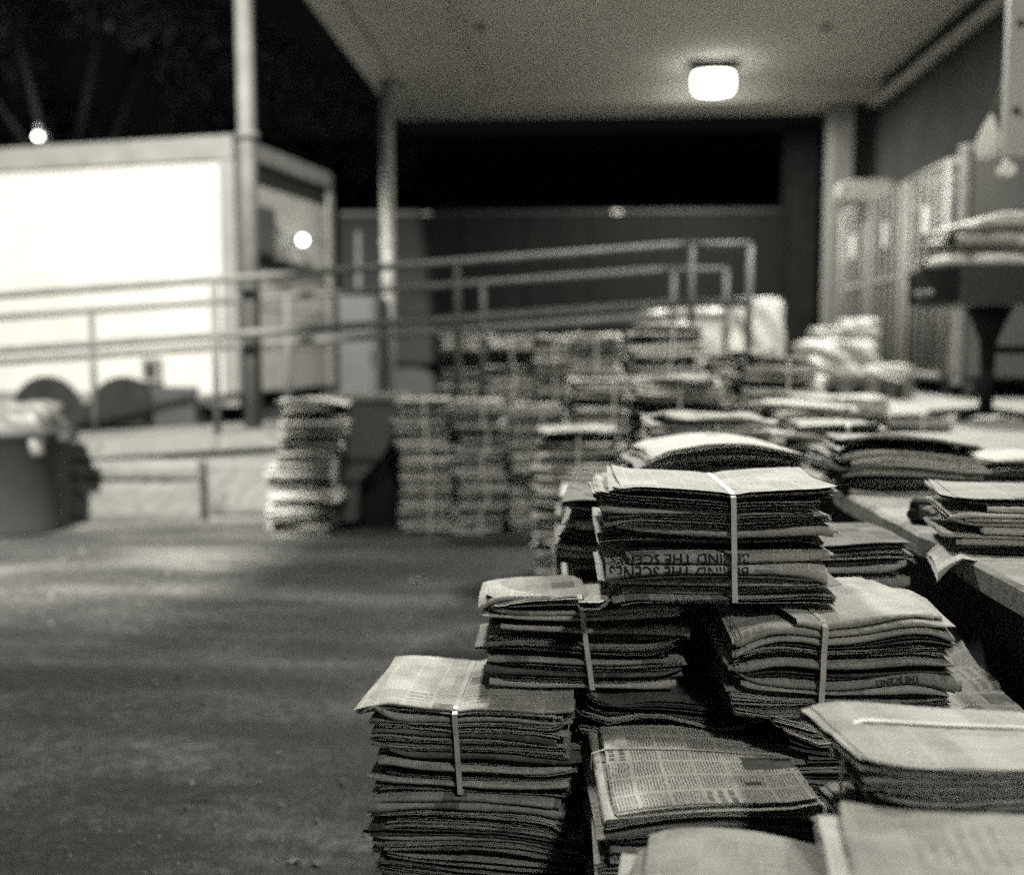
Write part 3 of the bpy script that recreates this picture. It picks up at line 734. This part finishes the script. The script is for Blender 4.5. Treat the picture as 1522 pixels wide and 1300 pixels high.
# F column (right)
bundle('tied bundle on the right under the highest one, loose top papers rising to its right', (.418, 1.525 + .135, .583), R(2.0), .335, .27, .160, 15, 31, xs=-.035, lean=.004,
       amp=.0026, pinch=.008, tilt=.085, force=[1, 2, 2, 2, 0, 0, 2, 2, 0, 2, 2, 2, 0, 0, 0], thick=[.8, .8, .8, .8, .8, 1.5, .8, .8, 1, .8, .8, .8, 1.2, 1.3, 1.3], mats={14: M_np2, 13: M_np, 9: M_np2, 5: M_np}, sizes={14: (-.12, 0), 13: (.0, .004), 5: (.006, .004)}, rots={14: .10, 10: .04},
       headlines={5: ('THE SCENES', .012, .115, .007)})
bundle('flat wavy bundle below the right one, a sheet sliding out beside the dock', (.50, 1.50 + .135, .440), R(3), .34, .28, .142, 13, 33, amp=.003, strap=False, ori=(.2, .4, .1, .3), force=[None] * 10 + [2, 3, 3], sizes={12: (.07, 0), 11: (.03, 0)})
far_bundle('third bundle down in the right pile beside the dock', (.49, 1.65, .293), R(2), v=0, w=.33, d=.27, h=.146, n=8)
far_bundle('fourth bundle down in the right pile beside the dock', (.49, 1.65, .147), R(-2), v=1, w=.33, d=.27, h=.145, n=8)
far_bundle('lowest bundle of the right pile beside the dock', (.49, 1.65, .001), R(1), v=2, w=.33, d=.27, h=.145, n=8)
# E: highest
TXT = 'BEHIND THE SCENES'
bundle('highest tied bundle in the middle with the upside-down heading BEHIND THE SCENES on two folds', (.236, 1.575 + .14, .748), R(.5), .345, .28, .186, 18, 41, xs=.020, lean=-.006,
       amp=.0016, pinch=.010, dome=-.002, force=[2, 0, 2, 0, 2, 0, 0, 2, 0, 2, 0, 2, 2, 0, 2, 2, 2, 2],
       mats={17: M_np3, 16: M_np2, 14: M_np2, 13: M_np2, 12: M_np, 10: M_np2, 6: M_np, 5: M_np}, sizes={6: (-.04, .002), 5: (-.004, .006), 7: (-.05, -.02), 10: (.0, .006), 17: (-.015, 0), 16: (-.01, .002)},
       recess={7: .035, 8: .045, 9: .02, 1: .02}, rots={6: .055, 5: .028, 12: -.03, 2: -.04}, thick=[.8, .9, .6, .8, .6, 1.6, 1.6, .7, .8, .7, 1.9, .7, .7, .9, .7, .7, .7, .9],
       headlines={6: (TXT, .0235, .030, .0035), 5: (TXT, .0235, .052, .0075)})
loose('thin loose newspapers splayed at the left end on top of the left middle bundle', (-.055, 1.72, .722), R(4), w=.15, d=.17, t=.012, seed=81, bend=.006, tiltx=-.02, ori=2)
loose('small folded paper scrap standing out between the highest bundle and the left middle one', (.045, 1.60, .742), R(-12), w=.045, d=.09, t=.014, seed=82, tiltx=-.05, ori=3)
# E behind-left, dark ragged ends
bundle('dark ragged bundle whose ends stick out behind the left of the highest bundle', (.155, 1.88 + .135, .71), R(-4), .33, .27, .150, 11, 42, xs=.05, amp=.002, det=1, top_mat=M_dark)
stack('the pile hidden behind the highest bundle', .15, 2.03, .708, 51, w=.33, lev=0)
# small one behind right
bundle('bundle peeking out low behind the right pile, close to the dock edge', (.475, 1.86 + .13, .652), R(2), .30, .25, .135, 9, 43, amp=.0016, det=1, xs=-.05)
stack('the pile close behind the right bundle', .47, 1.99, .65, 52, w=.31, d=.25)
# J: curved top one
bundle('slack bundle with a smooth arched top sheet just beyond the highest bundle', (.335, 2.23 + .14, .795), R(5), .355, .29, .155, 15, 44, amp=.0012, dome=.034, domey=.006, det=True, strap=False, ori=(.1, .8, .05, .05), top_mat=M_np2)
stack('the pile under the arched bundle', .335, 2.38, .793, 53, w=.34)

# B: printed page on top
bundle('bundle at bottom centre topped by a full printed page with a dark photograph', (.190, 1.325 + .14, .40), R(2), .30, .28, .138, 11, 61, amp=.0020, dome=.020, strap=True, strapw=.0035, axis='y', xs=.035, lean=0,
       force=[3, 2, 3, 2, 3, 2, 3, 2, 1, 3, 3], top_mat=M_page, thick=[1] * 10 + [.7])
# dark picture and small picture printed on that page
far_bundle('second bundle down under the printed page', (.19, 1.47, .267), R(2), v=4, w=.32, d=.27, h=.132, n=8)
far_bundle('third bundle down under the printed page', (.19, 1.47, .134), R(-2), v=5, w=.32, d=.27, h=.131, n=8)
far_bundle('lowest bundle under the printed page', (.19, 1.47, .001), R(1), v=0, w=.32, d=.27, h=.131, n=8)
# H: blurred top near the bottom edge
bundle('blurred bundle at the bottom edge before the printed page, only its bowed top showing', (.175, 1.03, .44), R(-8), .235, .27, .148, 12, 62, amp=.002, dome=.018, domey=.006, strap=False, det=1, top_mat=M_np3)
stack('the pile at the bottom edge of the view', .175, 1.03, .438, 54, w=.24, hb=.146)
# C1, C2: large blurred ones on the right
bundle('big blurred bundle at right foreground, upper of two, its pale left corner bent', (.518, 1.08 + .10, .545), R(4), .36, .20, .150, 12, 63, amp=.002, dome=.004, domey=.004, pinch=.0, strap=True, axis='y', xs=.03, det=True, top_mat=M_np3, ori=(.3, .6, .05, .05), sizes={11: (.0, .0)})
stack('the pile under the upper blurred bundle at right', .50, 1.20, .543, 55, w=.34, d=.23, hb=.135)
bundle('nearest bundle, very blurred, filling the lower right corner with its pale top', (.468, .915, .510), R(-9), .38, .26, .152, 12, 64, amp=.0025, dome=.006, strap=False, det=True, top_mat=M_np3, ori=(.2, .3, .2, .3))
stack('the pile under the nearest bundle at lower right', .42, .915, .508, 56, w=.36, d=.25, hb=.127)

# ---- on the dock ------------------------------------------------------------
bundle('thick sagging bundle on the dock edge, its folded ends ragged on the left', (.86, 2.50 + .14, DZ + .002), R(-3), .335, .27, .138, 14, 71, amp=.0014, dome=.012, strap=False, det=True, ori=(.55, .4, .0, .05), tilt=-.06, tilty=-.07, top_mat=M_np)
bundle('low pale-topped bundle on the dock right of the sagging one', (1.27, 2.78 + .13, DZ + .002), R(3), .33, .26, .062, 5, 72, amp=.0016, strap=False, det=1, mats={0: M_dark, 1: M_dark}, top_mat=M_np2)
tabs = {}
mb = bundle('bundle at the dock edge by the right border, its left end stepped dark and pale', (.850, 1.74 + .12, DZ + .005), R(-9), .335, .22, .100, 9, 73, amp=.0009, dome=.004, strap=False, det=True, ori=(.75, .2, 0, .05),
       mats={0: M_dark, 2: M_np2, 4: M_np2, 6: M_np2, 8: M_np2, 5: M_np, 7: M_np2}, sizes={1: (-.06, 0), 3: (-.07, 0), 5: (-.08, .002), 7: (-.085, .002)})
me = loose('single folded paper drooping over the dock edge under the right-hand bundle', (.825, 1.80, DZ + .0005), R(-14), w=.36, d=.20, t=.004, seed=4)
for v in me.data.vertices:
    if v.co.x < -.135: v.co.z -= (-.135 - v.co.x) * .75; v.co.x += (-.135 - v.co.x) * .3
far_bundle('square dark-fronted bundle with a bright top standing farther back on the dock', (1.10, 4.18 + .13, DZ + .002), R(-1), v=3, w=.41, d=.30, h=.165, n=9)
far_bundle('low bundle on the dock just right of the square dark-fronted one', (1.50, 4.6, DZ + .002), R(8), v=4, w=.34, d=.27, h=.075, n=4)
far_bundle('low bundle between the arched pile and the sagging one', (.84, 3.0, DZ + .002), R(6), v=5, w=.20, d=.27, h=.07, n=4)
far_bundle('bundle on the dock with a skewed paper on top, behind the sagging one', (.87, 3.35, DZ + .002), R(-6), v=1, w=.28, d=.27, h=.12, n=6)
# strapping tool
st = thing('strapping_tool', 'small black strapping tool lying on the dock left of the right-hand bundle', 'tool', (.745, 2.10, DZ + .001), R(-25))
b = box(BM(), -.038, .038, -.025, .025, .0, .048, .009); obj('tool_body', b, M_black, st)
b = box(BM(), -.018, .022, -.031, -.0255, .012, .040, .002); obj('steel_plate', b, M_steel, st)
b = polytube(BM(), [(.03, 0, .04), (.07, .01, .052), (.12, .0, .03), (.14, -.01, .012)], .007, 8); obj('lever', b, M_black, st)
b = tube(BM(), (-.03, -.03, .02), (-.03, .03, .02), .012); obj('feed_wheel', b, M_dkgrey, st)

# ---- heap along the dock edge, going back ------------------------------------
def col(v): return (v * TINT[0], v * TINT[1], v * TINT[2], 1)
H = 'the heap along the dock edge'
stack('the strapped stack beyond the arched bundle', .42, 3.12, .93, 101, w=.38, rz=R(4))
stack('the stack left of the arched bundle, in its shade', .10, 3.05, .72, 102, w=.30)
stack('the bright-edged stack beyond the highest bundle, left one', .04, 4.25, .80, 103, w=.34, rz=R(-10))
stack('the bright-edged stack beyond the highest bundle, right one', .42, 4.15, 1.02, 104, w=.38, rz=R(6))
stack('the far stack beside the dock rising above the heap', .46, 5.1, 1.255, 105, w=.37, rz=R(-3))
stack('the tilted stack at the middle of the heap', .16, 5.15, 1.0, 106, w=.34, rz=R(12))
stack('the stack reaching the ramp rail, left of the far tall one', .13, 6.15, 1.22, 107, w=.32)
stack('the short stack on the dock edge in the heap', .93, 4.75, 1.10, 108, z0=DZ, w=.36, rz=R(5), on='dock')
stack('the short stack on the dock edge farther back in the heap', .90, 5.4, 1.12, 109, z0=DZ, w=.40, rz=R(-6), on='dock')
stack('the small stack on the dock edge near the strapped stack', .88, 3.85, .93, 110, z0=DZ, w=.30, rz=R(10), on='dock')
for i, (x, y, z, rz, tx, sd, lab) in enumerate([
    (.42, 3.12, .935, 8, .02, 1, 'pale folded newspaper crossing the strapped stack beyond the arched bundle'),
    (.62, 3.3, .87, 20, .05, 2, 'small bright folded newspaper right of the strapped stack'),
    (.42, 4.12, 1.025, -14, -.04, 3, 'bright newspaper lying skewed on the stack behind the strapped one'),
    (.93, 4.75, 1.105, 22, .10, 4, 'newspaper tilted on the short dock-edge stack'),
    (.90, 5.38, 1.125, -18, -.05, 5, 'bright newspaper on the farther short dock-edge stack'),
    (.04, 4.25, .805, 12, .03, 6, 'pale newspaper on the stack with bright page ends'),
    (.46, 5.1, 1.26, 7, .02, 7, 'bright newspaper capping the far tall stack'),
    (.13, 6.15, 1.225, -4, .03, 8, 'bright newspaper capping the stack by the ramp rail'),
    (.88, 3.85, .935, -25, .06, 9, 'newspaper lying askew on the small dock-edge stack')]):
    loose(lab, (x, y, z), R(rz), seed=sd, tiltx=tx, t=.02, bend=.01, w=.34)

# ---- three stacks on the ground before the ramp, and those on the ramp --------
X = lambda px, Y: atY(px, 600, Y).x
for i, (p0, p1, pt, lab) in enumerate([(590, 668, 592, 'leftmost of the three stacks standing before the ramp'), (676, 752, 596, 'middle one of the three stacks standing before the ramp'), (758, 838, 655, 'rightmost and lowest of the three stacks before the ramp')]):
    Yf = 6.12; zt = EYE - (pt - HY) * Yf / F
    stack(lab, X((p0 + p1) / 2, Yf), Yf + .14, zt, 120 + i, w=round((p1 - p0) * Yf / F, 2), d=.26, jx=.02, jr=.07)
stack('the stack tucked between the front three and the ramp', X(800, 6.4) - .0, 6.33 - .05 + .02, .81, 130, w=.30, d=.2)
for i, (p0, p1, pt, lab) in enumerate([(655, 712, 500, 'the dim stack on the ramp behind the rail posts'), (722, 792, 500, 'the bright-capped stack on the ramp right of the rail posts'), (798, 848, 502, 'the narrow stack on the ramp with a white strap'),
                                        (856, 922, 498, 'the stack on the ramp next to the dock')]):
    Yf = 7.0; zt = EYE - (pt - HY) * Yf / F; xx = X((p0 + p1) / 2, Yf); zb = rampz(xx + .16) + .002
    stack(lab, xx, Yf + .14, zt - .02, 140 + i, z0=zb, w=max(.26, round((p1 - p0) * Yf / F, 2)), on='ramp')
    loose(['pale folded paper on the dim ramp stack', 'bright folded paper on the ramp stack right of the posts', 'bright folded paper slanting down on the narrow ramp stack', 'bright folded paper on the ramp stack next to the dock'][i],
          (xx, Yf + .14, zt - .018), R([3, -3, 8, 2][i]), w=.31, t=.022, seed=20 + i, tiltx=[.02, 0, .10, 0][i])

# messy leaning pile by the ramp wall (bright, left)
rnd = random.Random(77); z = .001
ML = ['squashed lowest bundle of the messy leaning pile at the ramp wall', 'second bundle of the messy leaning pile, jutting left', 'third bundle of the messy leaning pile at the ramp wall', 'fourth bundle of the messy leaning pile, with the bright left corner',
      'fifth bundle of the messy leaning pile at the ramp wall', 'sixth bundle of the messy leaning pile, dark in the middle', 'seventh bundle of the messy leaning pile, jutting right', 'bundle topping the messy leaning pile at the ramp wall']
for k, lab in enumerate(ML):
    h = [.10, .11, .10, .12, .10, .11, .10, .09][k]; cx = [440, 438, 448, 440, 448, 455, 462, 452][k]
    wdt = [.38, .40, .42, .44, .36, .38, .40, .30][k]
    far_bundle(lab, (X(cx, 5.95), 6.08 + rnd.uniform(-.03, .03), z), R(rnd.uniform(-16, 16)), v=k % 6, w=wdt, d=.27, h=h - .002, n=5, strap=False, dome=.012 * (k % 3)); z += h
loose('bright newspaper slumping to the right on top of the messy leaning pile', (X(462, 5.95), 6.05, z + .0), R(6), w=.40, t=.03, seed=31, bend=.03, tiltx=.05)

# ---- white wrapped loads and pallet loads at the dock end ---------------------
def softbox(w, d, h, seed, e=.35, amp=.02, n=18):
    rnd = random.Random(seed); b = BM(); bmesh.ops.create_cube(b, size=2); bmesh.ops.subdivide_edges(b, edges=b.edges[:], cuts=n, use_grid_fill=True)
    ph = [(rnd.uniform(2, 9), rnd.uniform(2, 9), rnd.uniform(2, 9), rnd.uniform(0, 6)) for _ in range(6)]
    for v in b.verts:
        c = v.co.copy(); q = Vector(c); L8 = (abs(c.x) ** 7 + abs(c.y) ** 7 + abs(c.z) ** 7) ** (1 / 7); c = c / L8
        k = 1 + amp * sum(math.sin(a * c.x + bb * c.y + g * c.z + p) for a, bb, g, p in ph) / 2.2
        v.co = Vector((c.x * w / 2 * k, c.y * d / 2 * k, h / 2 + c.z * h / 2 * (k if c.z > 0 else 1)))
    for f in b.faces: f.smooth = True
    return b
def load(label, px0, px1, pyt, Yf, seed, z0=DZ, d=.6, cat='wrapped load', name='wrapped_load', mat=None, grp='white film-wrapped loads on the dock'):
    w = (px1 - px0) * Yf / F; zt = EYE - (pyt - HY) * Yf / F
    t = thing(name, label, cat, (X((px0 + px1) / 2, Yf), Yf + d / 2, z0), 0, grp)
    o = obj('wrapping', softbox(w, d, zt - z0 - .12, seed, amp=.06), mat or M_wrap, t, loc=(0, 0, .12))
    b = BM()
    for k in range(5): box(b, -w / 2, w / 2, -d / 2 + k * d * .22, -d / 2 + k * d * .22 + .09, .095, .118, .002)
    for x in (-w / 2 + .05, 0, w / 2 - .05): box(b, x - .04, x + .04, -d / 2, d / 2 * .97, 0, .094, .002)
    obj('pallet', b, M_wood, t); return t
load('white film-wrapped load at the dock end, left one with a sloping top', 955, 1084, 458, 8.6, 1)
load('taller white film-wrapped load at the dock end, right one beside the dark jamb', 1080, 1166, 448, 8.7, 2)
load('low pallet load with pale bags by the cages, left one', 1205, 1308, 506, 7.4, 3, mat=M_bag, grp='pallet loads by the cages', name='pallet_load', cat='pallet load')
load('flat pallet load by the cages, right one', 1290, 1358, 541, 7.3, 4, mat=M_bag, d=.5, grp='pallet loads by the cages', name='pallet_load', cat='pallet load')
def sack(label, px, pyt, Yf, w, h, z, seed, mat=None, grp='pale sacks lying on the loads', d=.35):
    o = obj('sack', softbox(w, d, h, seed, amp=.07, n=10), mat or M_bag, None, (X(px, Yf), Yf + .3, z)); return tag(o, label, 'sack', grp)
z1 = EYE - (506 - HY) * 7.4 / F
sack('pale sack on the left pallet load, right-hand and higher one', 1288, 475, 7.4, .26, .16, z1 + .0, 5)
sack('pale sack on the left pallet load, left-hand smaller one', 1240, 485, 7.4, .2, .10, z1 + .0, 6)
sack('pale sack slumped in front of the left pallet load', 1215, 540, 7.0, .2, .17, DZ + .002, 7)

# ---- roll cages along the wall ------------------------------------------------
def cage(y, label, closed=False, front=2.86):
    t = thing('roll_cage', label, 'roll cage', (front, y, DZ), 0, 'wheeled cages in a row along the wall')
    Lc, Dc, Hc = .94, .68, 1.80
    b = BM()
    for x in (.02, Dc - .02):
        for yy in (.02, Lc - .02): tube(b, (x, yy, .14), (x, yy, Hc), .028)
        for z in (.16, 1.0, Hc): tube(b, (x, .02, z), (x, Lc - .02, z), .022)
    for yy in (.02, Lc - .02):
        for z in (.16, Hc): tube(b, (.02, yy, z), (Dc - .02, yy, z), .022)
    obj('frame', b, M_cage, t)
    obj('base', box(BM(), 0, Dc, 0, Lc, .12, .15, .004), M_dkgrey, t)
    b = BM(); rnd = random.Random(int(y * 10))
    for k in range(1, 5): tube(b, (.02, .02 + (Lc - .04) * k / 5, .16), (.02, .02 + (Lc - .04) * k / 5, Hc), .016, 8)
    obj('bars', b, M_cage, t)
    for x in (.08, Dc - .08):
        for yy in (.08, Lc - .08):
            b = tube(BM(), (x - .02, yy, .06), (x + .02, yy, .06), .059, 16); obj('caster', b, M_rubber, t)
    if closed: pass
    b = box(BM(), -.006, -.001, .40, .52, 1.30, 1.52); obj('white_card', b, M_card, t)
    # cage contents: dark sacks seen between the bars
    obj('load', softbox(Dc - .12, Lc - .16, 1.25 + .2 * rnd.random(), int(y * 7), amp=.03, n=12), M_black, t, loc=(Dc / 2, Lc / 2, .152))
cage(10.05, 'farthest of the wheeled cages by the wall, next to the pale pillar')
cage(9.0, 'middle one of the wheeled cages by the wall')
cage(7.95, 'nearest of the wheeled cages by the wall, beside the grey cart')
sack('pale bulging sack on top of the farthest wheeled cage', 1288, 270, 10.0, .5, .20, DZ + 1.822, 8, mat=M_beam)
gc = thing('grey_cart', 'tall grey sheet-metal cart on casters at right behind the pedestal table', 'cart', (2.84, 7.55, DZ))
obj('side_panel', box(BM(), .03, 1.3, 0, .03, .16, 1.80, .004), M_panelg, gc)
b = BM(); box(b, -.03, .028, -.02, .05, .0 + .10, 1.84, .006); box(b, .0281, 1.3, -.02, .05, 1.801, 1.84, .006); obj('edge_frame', b, M_steel, gc)
b = box(BM(), .0, 1.3, .051, .36, .14, .18); obj('base', b, M_dkgrey, gc)
b = BM(); box(b, -.06, -.031, -.01, .03, .2, 1.2, .004); obj('hinge_strip', b, M_steel, gc)
for x in (.09, .2, 1.1):
    b = tube(BM(), (x - .025, .02, .07), (x + .025, .02, .07), .069, 18); box(b, x - .03, x + .03, -.02, .06, .075, .139); obj('caster', b, M_rubber, gc)

# ---- pedestal table -----------------------------------------------------------
PY = 5.0
pz = lambda py: EYE - (py - HY) * PY / F - DZ
tx0 = X(1392, PY); pxc = X(1503, PY)
pt = thing('pedestal_table', 'dark pedestal table on a funnel-shaped stem at right, heaped with newspapers', 'table', (pxc, PY + .3, DZ))
obj('table_box', box(BM(), tx0 - pxc + .10, 1.0, -.3, .3, pz(455), pz(402), .012), M_dkgrey, pt)
b = box(BM(), tx0 - pxc, tx0 - pxc + .10, -.25, .2, pz(450), pz(398), .02); obj('end_cap', b, M_black, pt)
b = polytube(BM(), [(tx0 - pxc - .06, -.2, pz(438)), (tx0 - pxc + .06, -.2, pz(434))], .014); tube(b, (tx0 - pxc - .085, -.2, pz(440)), (tx0 - pxc - .06, -.2, pz(438)), .02); obj('crank_handle', b, M_steel, pt)
b = lathe(BM(), [(.03, pz(560)), (.045, pz(505)), (.085, pz(475)), (.115, pz(456))], 28); obj('stem_funnel', b, M_black, pt, smooth=True)
b = tube(BM(), (0, 0, .02), (0, 0, pz(500)), .034, 16); tube(b, (0, 0, .03), (0, 0, pz(590)), .012, 12); tube(b, (0, 0, pz(520)), (.30, 0, pz(520)), .02); obj('stem', b, M_black, pt)
b = BM()
for k in range(4):
    a = PI / 4 + k * PI / 2; tube(b, (0, 0, .05), (math.cos(a) * .3, math.sin(a) * .3, .018), .018, 10)
obj('foot', b, M_black, pt)
zt = DZ + pz(402) + .002
for k, (dx, dz, rz, tl) in enumerate([(.12, 0, -8, .0), (.50, 0, 6, 0), (.17, .08, 10, -.04), (.48, .085, -6, -.02), (.22, .17, 5, -.09)]):
    loose(['newspaper at the bottom left of the heap on the pedestal table', 'newspaper at the bottom right of the heap on the pedestal table', 'newspaper in the middle of the heap on the pedestal table',
           'curled newspaper at right in the heap on the pedestal table', 'newspaper topping the heap on the pedestal table, its edge jutting left'][k],
          (tx0 + .12 + dx, PY + .28, zt + dz + (.0 if tl == 0 else .02)), R(rz), w=.46, d=.40, t=.085, seed=60 + k, bend=.03, tiltx=tl, mat=M_np2)

# ---- bins ---------------------------------------------------------------------
bn = thing('round_bin', 'big dark round bin stuffed with pale bags at the left border before the ramp', 'bin', (X(-4, 5.95), 6.14, 0))
rb = 78 * 6.0 / F
zt = EYE - (640 - HY) * 6.0 / F
b = lathe(BM(), [(rb * .90, 0), (rb * .92, .02), (rb, zt - .06), (rb + .02, zt - .05), (rb + .02, zt), (rb - .015, zt), (rb - .03, zt - .2), (.001, zt - .2)], 44); obj('bin_body', b, M_bin, bn)
b = box(BM(), rb - .01, rb + .07, -.08, .06, zt - .09, zt - .03, .012); obj('side_handle', b, M_bin, bn)
for k, (dx, dy, w, h, m, lab) in enumerate([(.11, -.1, .33, .30, M_binbag, 'rounded grey plastic bag in the right half of the round bin'), (-.16, -.05, .28, .28, M_bag, 'bright white bag in the left half of the round bin'), (0, .14, .4, .34, M_binbag, 'dull bag at the back of the round bin')]):
    o = obj('rubbish_bag', softbox(w, w * .8, h, 40 + k, amp=.08, n=10), m, None, (bn.location.x + dx, 6.14 + dy, zt - .19)); tag(o, lab, 'bag', 'bags stuffed into the round bin')
# tapered hopper between messy pile and three stacks
HYf = 6.2
hp2 = thing('tapered_hopper', 'dark grey tapered tote hopper between the messy pile and the three stacks', 'bin', (X(540, HYf), HYf + .12, 0))
def zz(py): return EYE - (py - HY) * HYf / F
ux = lambda px: X(px, HYf) - X(540, HYf)
prof = [(ux(478), zz(598)), (ux(600), zz(598)), (ux(598), zz(618)), (ux(566), zz(680)), (ux(530), zz(720)), (ux(527), zz(780)), (ux(486), zz(780)), (ux(486), zz(690)), (ux(480), zz(620))]
b = BM(); fr = [b.verts.new((x, -.10, max(0, z))) for x, z in prof]; bk = [b.verts.new((x, .13, max(0, z))) for x, z in prof]
b.faces.new(fr); b.faces.new(bk[::-1])
for i in range(len(prof)): b.faces.new((fr[i], bk[i], bk[(i + 1) % len(prof)], fr[(i + 1) % len(prof)]))
obj('tub', b, M_panelg, hp2)
b = box(BM(), ux(476), ux(602), -.125, .14, zz(597), zz(586), .008); obj('rim', b, M_steel, hp2)
b = BM(); box(b, ux(486), ux(560), -.115, -.101, zz(688), zz(682), .003); box(b, ux(486), ux(528), -.115, -.101, zz(722), zz(716), .003); obj('rib', b, M_dkgrey, hp2)
b = box(BM(), ux(532), ux(596), .02, .13, 0, zz(722)); obj('leg_frame', b, M_black, hp2)

# ---- floor litter ---------------------------------------------------------------
rnd = random.Random(5); b = BM()
for k in range(1300):
    Y = rnd.uniform(1.7, 5.5) ** 1; x = rnd.uniform(-.55 * Y, .0); s = rnd.uniform(.0012, .0045) * (1 if rnd.random() < .9 else 2.2)
    bmesh.ops.create_icosphere(b, subdivisions=1, radius=s, matrix=Matrix.Translation((x, Y, s * .3)) @ Euler((rnd.random() * 6,) * 3).to_matrix().to_4x4() @ Matrix.Diagonal((1.6, 1, .55, 1)))
g = obj('grit', b, rough_mat('grit_stone', .05, .22, scale=90)); tag(g, 'fine grit and crumbs scattered over the asphalt', 'grit', kind='stuff')
for k, (px, py, s, lab) in enumerate([(296, 1193, .018, 'forked dark twig on the asphalt at lower left'), (437, 1280, .02, 'curled dry leaf scrap on the asphalt near the bottom edge'), (385, 1163, .013, 'tiny pale paper scrap on the asphalt left of the front pile'), (620, 863, .05, 'pale flat paper scrap on the asphalt halfway to the ramp'), (415, 1120, .012, 'small bright crumb of paper on the asphalt')]):
    d = ray(px, py); t = EYE / -d.z; p = Vector((d.x * t, d.y * t, 0)); b = BM()
    if k == 0:
        polytube(b, [(-.02, 0, .003), (0, .002, .006), (.022, .004, .003)], .0016, 6); tube(b, (0, .002, .006), (.006, -.028, .003), .0013, 6)
    else:
        n = 6; vs = [[b.verts.new(((i / n - .5) * s * 1.6, (j / n - .5) * s * (1 - .5 * abs(i / n - .5)), .001 + .10 * s * (1 + math.sin(i * 1.3 + j * .8 + k)) + .25 * s * (i / n) ** 2)) for j in range(n + 1)] for i in range(n + 1)]
        for i in range(n):
            for j in range(n): b.faces.new((vs[i][j], vs[i + 1][j], vs[i + 1][j + 1], vs[i][j + 1]))
        bmesh.ops.solidify(b, geom=b.faces[:], thickness=.0006)
    o = obj('twig' if k == 0 else 'paper_scrap', b, M_bark if k == 0 else (M_np if k == 1 else M_np2), None, p, smooth=True); tag(o, lab, 'twig' if k == 0 else 'scrap')

# ------------------------------------------------------------------ night sky
w = bpy.data.worlds.new('World'); scene.world = w; w.use_nodes = True
bg = w.node_tree.nodes['Background']; bg.inputs[0].default_value = (.95, 1.0, .95, 1); bg.inputs[1].default_value = .0035
scene.view_settings.view_transform = 'Standard'; scene.view_settings.look = 'None'
scene.view_settings.exposure = 0; scene.view_settings.gamma = 1
scene.cycles.use_denoising = False; scene.cycles.use_adaptive_sampling = False
scene.cycles.max_bounces = 6; scene.cycles.diffuse_bounces = 3; scene.cycles.sample_clamp_indirect = 1.5; scene.cycles.sample_clamp_direct = 12
